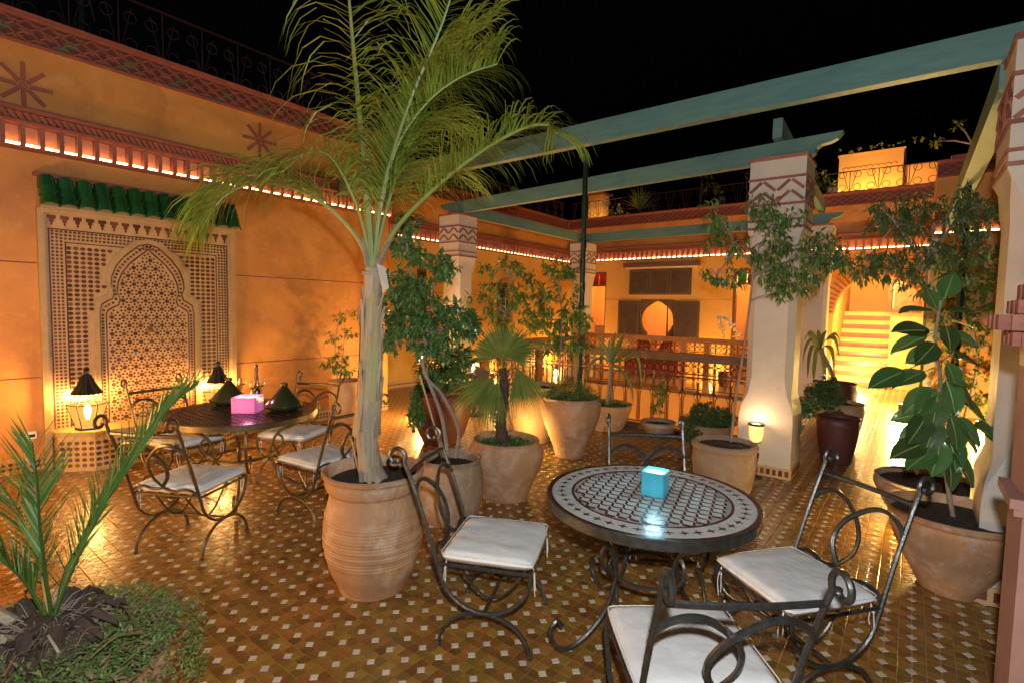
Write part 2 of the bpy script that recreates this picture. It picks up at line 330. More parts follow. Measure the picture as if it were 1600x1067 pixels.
def cornice(th, L, detail, gap=None, band=True):
    """local x along wall, y outwards, z up"""
    mb = MB()
    mb.bb((0, 0, ZR-.035), (L, .085, ZR-.012)); mb.bb((0, 0, 3.33), (L, .135, 3.36)); mb.bb((0, 0, 3.36), (L, .09, 3.445)); mb.bb((0, 0, 3.445), (L, .15, 3.475)); mb.bb((0, 0, 3.475), (L, .11, 3.50))
    mb.build('cornice', redm, th, False)
    dm = MB(); n = int(L/.055); R = Matrix.Rotation(.6, 3, 'Y')
    for i in range(n): dm.box(((i+.5)*L/n, .095, 3.402), (.034, .05, .085), M=R)
    stuff(dm.build('twisted_moulding', redm, th, False))
    MB().bb((0, -.004, ZR-.012), (L, .004, 3.33)).build('niche_back', nichem, th, False); n = int(round(L/.141))
    for i in range(n+1): put('brick', bmesh_brick, th, (i*L/n, 0, ZR-.012), (0, 0, ru(-.03, .03)))
    rp = MB(); rp.tube([(x, .055, ZR+.002+.002*math.sin(x*9)) for x in np.linspace(.02, L-.02, int(L*4)+2)], 0.0115, 6)
    r = rp.build('rope_light', goldR, th)
    if band:
        mb = MB(); mb.bb((0, 0, 4.10), (L, .03, 4.125)); mb.bb((0, 0, 4.335), (L, .03, 4.36)); mb.bb((0, -.02, 4.36), (L, .06, ZP)); mb.build('parapet_moulding', redm, th, False); MB().bb((0, -.01, 4.125), (L, .003, 4.335)).build('band_panel', bandm, th, False)
        lt = MB(); p = .165; n = int(L/p); st = MB()
        for i in range(n):
            for sgn in (1, -1):
                for row in (0, 1):
                    z = 4.18+row*.1; a = math.atan2(.1, p)*sgn
                    lt.box((i*p+p/2, .011, z), (math.hypot(p, .1), .022, .012), M=Matrix.Rotation(-a, 3, 'Y'))
            for row in ():
                pass
            kk = i % 3
            if detail:
                put('tile', dgreen if kk == 0 else dred, th, (i*p, .0, 4.23), (0, .12 if kk == 0 else 0, 0), (1.2, 1, .85))
                put('tile', dred, th, (i*p+p/2, .0, 4.295), (0, 0, 0), (1.1, 1, .6))
                put('tile', dgreen if kk == 0 else dred, th, (i*p+p/2, .0, 4.165), (0, .12, 0), (1.1, 1, .65))
            else:
                plate(st, [(i*p-.05, 4.23), (i*p, 4.272), (i*p+.05, 4.23), (i*p, 4.188)], 0, .006)
        stuff(lt.build('lattice', redm, th, False))
        if not detail: stuff(st.build('band_tiles', mat('dark_red_band', (.16, .03, .02), (.11, .025, .02), .5), th, False))
def star(th, x, z):
    r = thing_part = MB()
    pts = []
    for k in range(8):
        a = k*PI/4+.0; R = Matrix.Rotation(-a, 3, 'Y')
        mb.v if 0 else None
        c0 = R@Vector((.13, .006, 0)); r.box((x+c0.x, .008, z+c0.z), (.17, .016, .035), M=R)
    r.prism([(x+.035*math.cos(t*PI/5), z+.035*math.sin(t*PI/5)) for t in range(10)], 'y', 0, .018)
    return r.build('star_relief', redm, th, False)
def skirting(th, x0, x1, y=.0, rows=2, h=.15):
    mb = MB(); mb.bb((x0, y, 0.003), (x1, y+.014, h)); mb.build('skirting', zcream, th, False)
    st = MB(); n = max(1, int((x1-x0)/.05)); p = (x1-x0)/n
    for i in range(n):
        for r in range(rows): plate(st, octo(x0+(i+.5)*p, .035+(h-.06)*(r+.5)/rows, .017, None, .3), y+.014, .002)
    stuff(st.build('skirting_mosaic', zdark, th, False))
def courses(th, L, zs, mt, x0=0, depth=.3, gaps=()):
    """plaster laid in tall courses with recessed joints"""
    for a, b in zip(zs[:-1], zs[1:]):
        MB().bb((x0, -depth, a+(.006 if a > 0 else -.05)), (x0+L, 0, b-.006)).build('panel', mt, th, False)
    MB().bb((x0, -depth, 0), (x0+L, -.012, zs[-1])).build('core', redm, th, False)
# left terrace wall: local x=0 at world y=5.45, runs toward -y
TW = thing('terrace_wall', 'long ochre plaster wall with lit cornice and tiled fountain panel', 'wall', (-6.8, 5.45, 0), -PI/2)
courses(TW, 7.6, [0, .93, 2.05, ZR-.035], wallm)
MB().bb((0, -.3, ZR-.035), (7.6, 0, ZP-.03)).build('parapet', wallm, TW, False)
cornice(TW, 7.6, True)
star(TW, 5.45-1.12, 3.72); star(TW, 5.45-3.37, 3.80)
skirting(TW, 0, 5.45-2.95); skirting(TW, 5.45-1.2, 7.6)
sk = MB(); sk.bb((4.33, 0, .33), (4.41, .012, .40)); so = sk.build('wall_socket', white, TW); MB().bb((4.345, .012, .345), (4.395, .016, .375)).build('socket_flap', ironD, so)
# gallery wall set back on the left
GW = thing('gallery_wall', 'orange gallery wall behind the left pillar with rope lit cornice', 'wall', (-8.45, 13.9, 0), -PI/2)
courses(GW, 9.5, [0, 2.02, ZR-.035], wallm2)
MB().bb((0, -.3, ZR-.035), (9.5, 0, ZP-.03)).build('parapet', wallm, GW, False)
cornice(GW, 8.45, False); skirting(GW, 0, 8.4, rows=1)
for (a, b_, z0, z1) in ((6.1, 6.35, .95, 2.5), (3.2, 3.65, .2, 2.35), (1.5, 1.8, 1.5, 2.25)):
    f = MB(); f.bb((a, .0, z0), (b_, .03, z1)); wd = f.build('window', woodm, GW, False); MB().bb((a+.04, .03, z0+.05), (b_-.04, .036, z1-.05)).build('pane', ironD, wd, False)
MB().bb((-8.75, 5.15, 0), (-6.8-.003, 5.449, ZP-.03)).build('gallery_return_wall', wallm)
o = bpy.data.objects['gallery_return_wall']; tag(o, 'short ochre return wall closing the corner behind the palm', 'wall')
# back wall: local x=0 at world x=0.2, runs toward -x; y=0 at world y=13.6
BW = thing('back_wall', 'far orange wall across the courtyard with shutters, doors and arch', 'wall', (.2, 13.6, 0), PI)
def lx(x): return .2-x
zt = ZR-.035
def wseg(x0, x1, z0, z1, mt=wallm2, name='wall'):
    MB().bb((lx(x0), -.3, z0), (lx(x1), 0, z1)).build(name, mt, BW, False)
for x0, x1, z0, z1 in ((-8.45, -7.96, 0, zt), (-7.96, -7.1, 2.82, zt), (-7.1, -6.0, 0, 2.02), (-7.1, -5.05, 2.028, zt), (-5.05, -3.6, 0, 2.02), (-5.05, -3.6, 2.028, zt), (-6.0, -5.05, 0, .85), (-3.6, -2.75, 2.80, zt), (-2.75, -1.62, 0, zt)):
    wseg(x0, x1, z0, z1)
MB().bb((0, -.3, zt), (8.65, 0, ZP-.03)).build('parapet', wallm, BW, False)
cornice(BW, 8.6, False)
# keyhole window
key = []
cx, cz, r = lx(-5.525), 1.47, .455
for k in range(0, 41):
    a = -.9+(PI+1.8)*k/40; key.append((cx+r*math.cos(a)*(1 if abs(a-PI/2) > .5 else 1), cz+r*math.sin(a)*1.0+(.06*max(0, 1-abs(a-PI/2)/.5))))
def holed(x0, x1, z0, z1, hole, y0, y1, name, mt, par):
    """panel with an arched hole open at the bottom: built from vertical strips"""
    mb = MB(); xs = [p[0] for p in hole]; a, b = min(xs), max(xs); N = 40
    top = {}
    for i in range(N):
        xa, xb = a+(b-a)*i/N, a+(b-a)*(i+1)/N
        def zt_(x):
            zz = [p[1] for p, q in zip(hole[:-1], hole[1:]) for p in ((x, p[1]+(q[1]-p[1])*((x-p[0])/(q[0]-p[0]) if abs(q[0]-p[0]) > 1e-9 else 0)),) if min(hole[0][0], 1e9) is not None] if 0 else []
            for p, q in zip(hole[:-1], hole[1:]):
                if min(p[0], q[0])-1e-9 <= x <= max(p[0], q[0])+1e-9:
                    t = (x-p[0])/(q[0]-p[0]) if abs(q[0]-p[0]) > 1e-9 else 0; zz.append(p[1]+(q[1]-p[1])*t)
            return (max(zz), min(zz)) if zz else (z0, z0)
        za, zb = zt_(xa), zt_(xb)
        mb.prism([(xa, za[0]), (xb, zb[0]), (xb, z1), (xa, z1)], 'y', y0, y1)
        if min(za[1], zb[1]) > z0+.002 and za[0]-za[1] > .001: mb.prism([(xa, z0), (xb, z0), (xb, zb[1]), (xa, za[1])], 'y', y0, y1)
    if x0 < a: mb.bb((x0, y0, z0), (a, y1, z1))
    if x1 > b: mb.bb((b, y0, z0), (x1, y1, z1))
    return mb.build(name, mt, par, False)
kw = holed(lx(-5.05), lx(-6.0), .85, 2.02, key, -.06, .02, 'keyhole_window', darkw, BW)
def shutter(x0, x1, z0, z1, y=.0, n=2):
    mb = MB(); mb.bb((x0, y, z0), (x1, y+.04, z1)); s_ = mb.build('shutter', darkw, BW, False)
    wd = (x1-x0)/n
    for i in range(n):
        f = MB(); a, b_ = x0+i*wd+.015, x0+(i+1)*wd-.015
        for p, q in (((a, z0+.02), (a+.05, z1-.02)), ((b_-.05, z0+.02), (b_, z1-.02)), ((a+.05, z0+.02), (b_-.05, z0+.07)), ((a+.05, z1-.07), (b_-.05, z1-.02))): f.bb((p[0], y+.04, p[1]), (q[0], y+.055, q[1]))
        f.build('frame', darkw, s_, False); lt = MB(); nn = int((b_-a-.1)/.03)
        for k in range(nn): lt.bb((a+.06+k*.03, y+.04, z0+.07), (a+.068+k*.03, y+.048, z1-.07))
        nn = int((z1-z0-.14)/.03)
        for k in range(nn): lt.bb((a+.05, y+.04, z0+.08+k*.03), (b_-.05, y+.046, z0+.088+k*.03))
        stuff(lt.build('lattice', darkw, s_, False))
shutter(lx(-4.62), lx(-6.36), 2.15, 2.85, .004, 3); shutter(lx(-6.02), lx(-6.68), 1.0, 1.98, .004, 1); shutter(lx(-4.38), lx(-5.04), 1.0, 1.98, .004, 1)
MB().bb((lx(-4.41), 0, 2.90), (lx(-6.52), .14, 3.03)).build('lintel', woodm, BW, False)
MB().bb((lx(-4.5), 0, 2.86), (lx(-6.46), .10, 2.90)).build('lintel_moulding', creamm, BW, False)
MB().bb((lx(-4.35), 0, .93), (lx(-6.7), .09, .985)).build('window_sill', creamm, BW, False)
# rooms behind the openings
rm = MB(); rm.bb((lx(-2.2), -2.6, -.05), (lx(-8.7), -2.5, 3.1)); rm.bb((lx(-2.3), -2.5, -.05), (lx(-2.2), -.3, 3.1)); rm.bb((lx(-7.09), -2.5, -.05), (lx(-7.03), -.3, 3.1)); rm.bb((lx(-4.3), -2.5, -.05), (lx(-4.2), -.3, 3.1)); rm.bb((lx(-2.2), -2.5, 3.05), (lx(-8.7), -.3, 3.1)); rm.bb((lx(-8.7), -2.6, 0), (lx(-8.8), -.3, 3.1))
rm.build('room_interior', interior, BW, False)
for (a, b_, z1) in ((-7.96, -7.1, 2.82), (-3.6, -2.75, 2.80)):
    fr = MB(); fr.bb((lx(a), -.2, 0), (lx(a+.07), -.08, z1)); fr.bb((lx(b_-.07), -.2, 0), (lx(b_), -.08, z1)); fr.bb((lx(b_-.07), -.2, 2.40), (lx(a+.07), -.08, 2.46)); fr.bb((lx(b_-.07), -.2, z1-.05), (lx(a+.07), -.08, z1))
    d = fr.build('door', woodm, BW, False); k = 3; wd = (b_-a-.14)/k
    for i in range(k): MB().bb((lx(a+.07+i*wd+.008), -.15, 2.46), (lx(a+.07+(i+1)*wd-.008), -.14, z1-.05)).build('pane', (glG, glR, glR)[i], d, False)
    MB().bb((lx(b_-.08), -.16, .05), (lx(b_-.40), -.12, 1.25)).build('door_leaf', woodm, d, False)
# sofa with red cushions seen through the keyhole window
so = thing('sofa', 'red sofa below the keyhole window seen across the courtyard', 'sofa', (-5.45, 13.35, 0))
s1 = MB(); s1.bb((-.75, -.28, .05), (.75, .2, .42)); s1.build('seat', redcloth, so); s1 = MB(); s1.bb((-.75, .05, .42), (.75, .2, .86)); s1.build('backrest', redcloth, so)
for i in range(5):
    q = MB(); q.lathe([(.02, -.06), (.13, -.05), (.16, 0), (.13, .05), (.02, .06)], 12); p = q.build('cushion', redcloth if i % 2 else mat('orange_fabric', (.6, .2, .08), rough=.9), so); p.location = (-.6+i*.3, .0, .80); p.rotation_euler = (1.25, 0, ru(-.3, .3))
# brick arch and stair hall on the right of the back wall
AX, AR, AZ = -.62, .80, 1.72
arch = [(lx(AX)+AR*math.cos(a), AZ+AR*1.05*math.sin(a)) for a in np.linspace(0, PI, 41)]
holed(lx(.2), lx(-1.62), AZ, zt, arch, -.3, 0, 'arch_wall', wallm, BW)
wseg(-1.62, AX-AR, 0, AZ-.002); wseg(AX+AR, .2, 0, AZ-.002)
vb = MB().box((0, .012, 0), (.24, .03, .036)).mesh('brick', brickm, False)
for k in range(30):
    a = PI*(k+.5)/30; rr = AR+.14; put('brick', vb, BW, (lx(AX)+rr*math.cos(a), 0, AZ+rr*1.05*math.sin(a)), (0, -a, 0))
hall = MB(); hall.bb((lx(2.2), -2.4, -.05), (lx(-.42), -1.5, 3.4)); hall.bb((lx(-1.5), -4.6, -.05), (lx(-1.7), -.3, 4.6)); hall.bb((lx(-.42), -4.6, 0), (lx(-.32), -2.4, 4.6)); hall.bb((lx(-.4), -4.7, 0), (lx(-1.5), -4.6, 4.6)); hall.bb((lx(2.2), -1.5, 3.3), (lx(-1.7), -.3, 3.4)); hall.bb((lx(-.32), -4.6, 4.5), (lx(-1.7), -1.5, 4.6))
hall.build('stair_hall', interior, BW, False)
st = thing('staircase', 'bright stair flight climbing behind the brick arch', 'stairs', (-.96, 14.9, 0))
for i in range(8):
    s_ = MB(); s_.bb((-.53, i*.27, 0), (.53, i*.27+.29, .225*(i+1)-.03)); p = s_.build('step', interior, st, False)
    MB().bb((-.53, i*.27-.02, .225*(i+1)-.03), (.53, i*.27+.27, .225*(i+1))).build('tread', interior, p, False)
    MB().bb((-.53, i*.27-.006, .225*i+.004), (.53, i*.27, .225*i+.12)).build('riser_tile', stepm, p, False)
pf = thing('picture_frame', 'dark framed picture on the stair hall wall inside the arch', 'picture', (-.17, 15.09, 1.80))
f = MB()
for p_, q_ in (((-.32, -.02), (.32, .05)), ((-.32, .75), (.32, .82)), ((-.32, .05), (-.25, .75)), ((.25, .05), (.32, .75))): f.bb((p_[0], -.03, p_[1]), (q_[0], .0, q_[1]))
f.build('frame', woodm, pf, False); MB().bb((-.25, -.012, .05), (.25, -.002, .75)).build('canvas', mat('dark_canvas', (.10, .05, .03), (.30, .16, .08), .6, scale=7), pf, False); MB().bb((-.22, -.016, .08), (-.20, -.0121, .72)).build('mount', creamm, pf, False)
# nearer wall on the right, with climber
RW = thing('side_wall', 'ochre wall at the far right behind the climber with short lit cornice', 'wall', (3.2, 11.7, 0), PI)
MB().bb((0, -.3, 0), (3.0, 0, ZP-.03)).build('panel', wallm, RW, False); cornice(RW, 3.0, False); 
pl = MB(); pl.bb((2.86, 0, 0), (3.02, .08, 3.05)); pl.build('pilaster', creamm, RW, False)
MB().bb((.2, 11.99, 0), (.5, 13.6, ZP-.03)).build('side_return_wall', wallm); tag(bpy.data.objects['side_return_wall'], 'narrow ochre wall joining the brick arch wall to the nearer right wall', 'wall')
# ------------------------------------------------------------------ fountain panel on the terrace wall
FP = thing('wall_fountain', 'tiled wall fountain with pointed arch niche and green roof tiles', 'fountain', (-6.8, 1.22, 0), PI/2)
# local: x along +y world, y = -x world ... rotate so that outward is -y
def fo(y): return -y      # outward distance -> local y
W_, Z0, Z1 = 1.74, .40, 2.54
MB().bb((0, 0, Z0), (W_, fo(.04), Z1)).build('panel', zcream, FP, False)
fr = MB()
for a, b_ in (((-.05, 0), (.0, Z1+.04)), ((W_, 0), (W_+.05, Z1+.04)), ((0, Z1), (W_, Z1+.04))): fr.bb((a[0], 0, a[1]), (b_[0], fo(.075), b_[1]))
fr.build('border', trimm, FP, False)
def fplate(mb, poly, y, dy=.003):
    plate(mb, [(p[0], p[1]) for p in poly][::-1], 0, 0) if 0 else None
    n = len(poly); mb.add([(p[0], fo(y), p[1]) for p in poly]+[(p[0], fo(y+dy), p[1]) for p in poly], [tuple(range(2*n-1, n-1, -1))]+[(i, (i+1) % n, n+(i+1) % n, n+i) for i in range(n)])
lines = MB()
def rect(mb, x0, z0, x1, z1, y=.04, dy=.004): fplate(mb, [(x0, z0), (x1, z0), (x1, z1), (x0, z1)], y, dy)
zt2 = Z1-.14
for off in (.03, .155):
    t = .012; rect(lines, off, Z0, off+t, zt2-off+.03); rect(lines, W_-off-t, Z0, W_-off, zt2-off+.03); rect(lines, off+t, zt2-off+.03-t, W_-off-t, zt2-off+.03)
lines.build('border_line', zdark, FP, False)
# stepped pendants under the roof
pm = MB(); fplate(pm, [(-.034, 0), (-.034, -.035), (-.018, -.035), (-.018, -.065), (-.008, -.065), (-.008, -.10), (.008, -.10), (.008, -.065), (.018, -.065), (.018, -.035), (.034, -.035), (.034, 0)], .04, .006); pm = pm.mesh('tile', zdark, False)
for i in range(17): put('tile', pm, FP, (.06+i*(W_-.12)/16, 0, Z1-.012))
# arch outline (half profile, x from centre)
CXF = W_/2
half = [(.40, Z0), (.40, 1.56), (.385, 1.60), (.33, 1.64), (.29, 1.66), (.275, 1.72), (.30, 1.80), (.29, 1.90), (.25, 2.01), (.18, 2.11), (.10, 2.19), (.04, 2.245), (0, 2.275)]
def outline(o): 
    s_ = [((p[0]+o*(1 if p[0] > .02 else 0)), p[1]+(o*1.1 if i > 1 else 0)) for i, p in enumerate(half)]
    return [(CXF+x, z) for x, z in s_]+[(CXF-x, z) for x, z in s_[::-1][1:]]
def inside_arch(x, z, o=0):
    dx = abs(x-CXF); hp = [((p[0]+o*(1 if p[0] > .02 else 0)), p[1]+(o*1.1 if i > 1 else 0)) for i, p in enumerate(half)]
    for (xa, za), (xb, zb) in zip(hp[:-1], hp[1:]):
        if min(za, zb) <= z <= max(za, zb) and zb != za: return dx < xa+(xb-xa)*(z-za)/(zb-za)
    return False
def ring(o0, o1, y, dy, name, mt):
    A, B = outline(o0), outline(o1); n = len(A); mb = MB()
    for i in range(n-1): fplate(mb, [A[i], B[i], B[i+1], A[i+1]][::1], y, dy)
    return mb.build(name, mt, FP, False)
ring(.055, .095, .04, .024, 'arch_moulding', trimm)
ring(.045, .055, .04, .012, 'arch_line', zdark); ring(-.012, -.002, .04, .006, 'arch_line', zdark)
fld, brd, starm, abord = MB(), MB(), MB(), MB()
zz = Z0+.03
nx = 0
x = .185
while x < W_-.18:
    z = Z0+.03
    while z < zt2-.15:
        if not inside_arch(x, z, .118): fplate(fld, octo(x, z, .0205, .0175, .45), .04); rect(fld, x-.028, z-.003, x-.0205, z+.003)
        z += .047
    x += .0565
for xs in (.062, .095, .128):
    z = Z0+.02
    while z < zt2-.02:
        for X in (xs, W_-xs):
            if z < zt2-xs+.03: fplate(brd, octo(X, z, .011, .012, .6), .04)
        z += .035
    xx = xs
    while xx < W_-xs: fplate(brd, octo(xx, zt2-xs+.035, .012, .011, .6), .04); xx += .035
R_ = 0; z = Z0+.04
while z < 2.25:
    x = CXF-.45+(.052 if R_ % 2 else 0)
    while x < CXF+.45:
        if inside_arch(x, z, -.035): fplate(starm, octo(x, z, .0205), .04)
        for k in range(6):
            a = k*PI/3+PI/6; X, Zz = x+.039*math.cos(a), z+.039*math.sin(a)
            if inside_arch(X, Zz, -.022): fplate(starm, octo(X, Zz, .012, None, .2), .04)
        x += .104
    z += .09; R_ += 1
A = outline(.022)
for (a, b_) in zip(A[:-1], A[1:]):
    d = math.hypot(b_[0]-a[0], b_[1]-a[1]); n = max(1, int(d/.034))
    for i in range(n): t = (i+.5)/n; fplate(abord, octo(a[0]+(b_[0]-a[0])*t, a[1]+(b_[1]-a[1])*t, .012, None, .6), .04)
for mbx, nm in ((fld, 'field_mosaic'), (brd, 'border_mosaic'), (starm, 'star_mosaic'), (abord, 'arch_mosaic')): stuff(mbx.build(nm, zdark, FP, False))
sp = MB(); sp.tube([(CXF, fo(.04), 1.38), (CXF, fo(.10), 1.38), (CXF, fo(.13), 1.35)], [.03, .014, .012], 8); sp.build('spout', mat('brass', (.6, .42, .12), rough=.3, metal=.9), FP)
# little green tiled roof
rf = MB(); rf.prism([(fo(0), Z1+.04), (fo(.10), Z1+.04), (fo(.20), Z1+.03), (fo(.20), Z1+.055), (fo(.06), Z1+.33), (fo(0), Z1+.33)], 'x', -.04, W_+.04)
roof = rf.build('roof', trimm, FP, False)
tm = MB()
P_, N_ = [], 8
for t, rr in ((0, .062), (1, .052)):
    for k in range(N_+1): a = PI*k/N_; P_.append((rr*math.cos(a), -t*.125, rr*math.sin(a)*1.25))
    for k in range(N_+1): a = PI*k/N_; P_.append(((rr-.012)*math.cos(a), -t*.125, (rr-.012)*math.sin(a)*1.25))
n1 = N_+1
tm.add(P_, [(k, k+1, 2*n1+k+1, 2*n1+k) for k in range(N_)]+[(k, n1+k, n1+k+1, k+1) for k in range(N_)]+[(2*n1+k, 2*n1+k+1, 3*n1+k+1, 3*n1+k) for k in range(N_)]); tm.v = [(x, -y-.125, z) for x, y, z in tm.v]
tm = tm.mesh('roof_tile', greent, True, 60)
for i in range(13):
    for r in range(3):
        put('tile', tm, roof, (.02+i*.142, fo(.175-.040*r), Z1+.165+.083*r), (1.17, 0, ru(-.03, .03)), (1.22, 1.0, 1))
hd = MB(); hd.bb((-.06, 0, Z1+.345), (W_+.06, fo(.07), Z1+.385)); hd.build('roof_capping', redm, roof, False)
# basin bench
plan = [(.02, 0), (.02, fo(.22)), (.26, fo(.42)), (W_-.26, fo(.42)), (W_-.02, fo(.22)), (W_-.02, 0)]
bs = MB().prism(plan, 'z', 0, Z0-.05).build('basin', zcream, FP, False)
big = [(.0, 0), (.0, fo(.235)), (.255, fo(.445)), (W_-.255, fo(.445)), (W_, fo(.235)), (W_, 0)]
MB().prism(big, 'z', Z0-.05, Z0).build('ledge', trimm, bs, False)
bm_ = MB()
for (a, b_) in zip(plan[1:-2], plan[2:-1]):
    a, b_ = Vector((*a, 0)), Vector((*b_, 0)); t = (b_-a); Ln = t.length; t.normalize(); nn = Vector((t.y, -t.x, 0)); n = int(Ln/.056)
    for i in range(n):
        for k in range(5):
            q = a+t*((i+.5)*Ln/n)+Vector((0, 0, .06+k*.056)); pts = octo(0, 0, .021, .018, .45)
            bm_.add([q+t*p[0]+Vector((0, 0, p[1]))+nn*.001 for p in pts]+[q+t*p[0]*.95+Vector((0, 0, p[1]*.95))+nn*.004 for p in pts], [tuple(range(8, 16)), tuple(range(15, 7, -1))][:1]+[(j, (j+1) % 8, 8+(j+1) % 8, 8+j) for j in range(8)])
stuff(bm_.build('basin_mosaic', zdark, bs, False))
# ------------------------------------------------------------------ pergola: pillars, beams, thin posts
def pillar(x, y, w, top, label, detail=True, flare=True, tex=colm):
    th = thing('pillar', label, 'pillar', (x, y, 0), 0, 'plaster pillars of the pergola'); h = w/2; n_ = .87*h
    sh = MB()
    # square shaft, narrow above a flared foot, corbelled out under the capital
    prof = [(h, 0), (h, .62), (h*.97, .72), (h*.86, .86), (n_, 1.02), (n_, top-1.05), (n_*1.05, top-.92), (h*.93, top-.80), (h, top-.74)]
    rings = []
    for (s_, z), q in zip(prof, (.004, .004, .03, .16, .30, .30, .16, .03, .004)):
        c_ = s_*(1-q); rings.append([(c_, -s_, z), (s_, -c_, z), (s_, c_, z), (c_, s_, z), (-c_, s_, z), (-s_, c_, z), (-s_, -c_, z), (-c_, -s_, z)])
    V = [v for r in rings for v in r]; nR = len(rings)
    sh.add(V, [(i*8+k, i*8+(k+1) % 8, (i+1)*8+(k+1) % 8, (i+1)*8+k) for i in range(nR-1) for k in range(8)]+[tuple(range(7, -1, -1)), tuple(range(nR*8-8, nR*8))])
    sh.build('shaft', tex, th, True, 25)
    cp = MB(); cp.bb((-h, -h, top-.74), (h, h, top-.002)); cp.build('capital', tex, th, False)
    e = h+.012
    for z0, z1 in ((top-.035, top), (top-.235, top-.21), (top-.50, top-.475), (top-.655, top-.635), (top-.735, top-.71)):
        bd = MB(); bd.bb((-e, -e, z0), (e, e, z1)); bd.build('brick_band', brickm, th, False)
    L = .13
    cb = MB().box((0, 0, 0), (.155, .02, .028)).mesh('brick', brickm, False); cbs = MB()
    for s_ in range(4):
        R = Matrix.Rotation(s_*PI/2, 3, 'Z')
        for zc, rows in ((top-.355, 2),):
            for r in range(rows):
                nz = 4
                for k in range(nz):
                    xx = -h+(k+.5)*w/nz; a = .72 if k % 2 else -.72; loc = R@Vector((xx, -h-.004, zc+.055-.11*r))
                    M_ = R@Matrix.Rotation(a, 3, 'Y')
                    if detail and s_ in (0, 1): put('brick', cb, th, loc, M_.to_euler(), (w/nz/.125*.9, 1, 1))
                    else: cbs.box(loc, (w/nz*1.15, .02, .026), M=M_)
    stuff(cbs.build('chevron_bricks', brickm, th, False))
    s2 = MB()
    for s_ in range(4):
        R = Matrix.Rotation(s_*PI/2, 3, 'Z')
        s2.box(R@Vector((0, -h-.006, .06)), (w, .012, .11), s_*PI/2)
    s2 = s2.build('skirting', zcream, th, False); s3 = MB()
    for s_ in range(4):
        R = Matrix.Rotation(s_*PI/2, 3, 'Z')
        for k in range(9): s3.box(R@Vector((-h+(k+.5)*w/9, -h-.0125, .06)), (w/9*.6, .004, .06), s_*PI/2)
    stuff(s3.build('skirting_mosaic', zdark, th, False))
    return th
PT = 3.30
pillar(-1.17, 6.13, .52, PT, 'pale pillar beside the glowing pedestal lamp, chevron bricks at its top')
pillar(-6.36, 6.62, .46, PT, 'yellow lit pillar left of the courtyard behind the leafy tree')
pillar(-6.36, 10.95, .46, PT, 'far pillar in the courtyard corner behind the thin iron post', False)
pillar(-1.42, 10.85, .46, PT, 'far pillar half hidden behind the pale pillar, near the stairs', False)
pillar(.70, 4.42, .64, PT, 'large pale pillar at right beside the rubber plant')
def beam(a, b, label, h=.20, t=.09, scroll=None, z=PT+.004, twoscroll=None):
    a, b = Vector((*a, z)), Vector((*b, z)); L = (b-a).length; rz = math.atan2(b.y-a.y, b.x-a.x)
    th = thing('beam', label, 'beam', a, rz, 'teal pergola beams')
    out = [(0, 0), (L, 0), (L, h), (0, h)]
    def sc_(x, s): return [(x, 0), (x+s*.10, 0), (x+s*.13, .03), (x+s*.14, .07), (x+s*.18, .10), (x+s*.26, .11), (x+s*.32, .135), (x+s*.36, h*.9), (x+s*.365, h)]
    o = [(0, 0)]; 
    if scroll in ('end', 'both'): o += sc_(L, 1)
    else: o += [(L, 0), (L, h)]
    if scroll in ('start', 'both'): o += sc_(0, -1)[::-1][:-1]
    else: o += [(0, h)]
    MB().prism(o, 'y', -t/2, t/2).build('timber', beamm, th, False)
    return th
beam((-6.79, 4.5), (.95, 4.5), 'nearest long teal beam running above the palm to the right pillar')
beam((-6.36, 6.55), (-1.0, 6.12), 'teal beam over the courtyard front ending in a carved scroll', scroll='both')
beam((-6.36, 6.75), (-6.36, 10.85), 'teal beam along the left side of the courtyard', z=PT+.004, h=.196)
beam((-6.30, 10.95), (-1.42, 10.83), 'far teal beam across the back of the courtyard with scroll end', scroll='end')
beam((-1.21, 5.97), (-1.38, 10.72), 'teal beam end standing on the pale pillar and running back', z=PT+.21, h=.20)
beam((.42, 4.55), (.40, 10.9), 'warm lit beam running back from the right pillar', z=PT-.15, h=.2, t=.14)
def post(x, y, label, h=3.3):
    th = thing('iron_post', label, 'post', (x, y, 0), 0, 'thin iron posts under the beams')
    mb = MB(); mb.tube([(0, 0, 0), (0, 0, h)], .032, 8); mb.build('shaft', postm, th)
    mb = MB(); mb.lathe([(.07, 0), (.07, .015), (.04, .03), (.034, .06)], 12); mb.build('base', postm, th)
    mb = MB(); mb.tube([(.038*math.cos(t*1.1), .038*math.sin(t*1.1), .4+t*.09) for t in range(28)], .006, 5); mb.build('cable', ironD, th)
post(-3.24, 5.58, 'dark iron post rising behind the tall urn to the nearest beam', 3.64); post(.40, 7.6, 'dark iron post by the climber under the warm lit beam', 3.14)
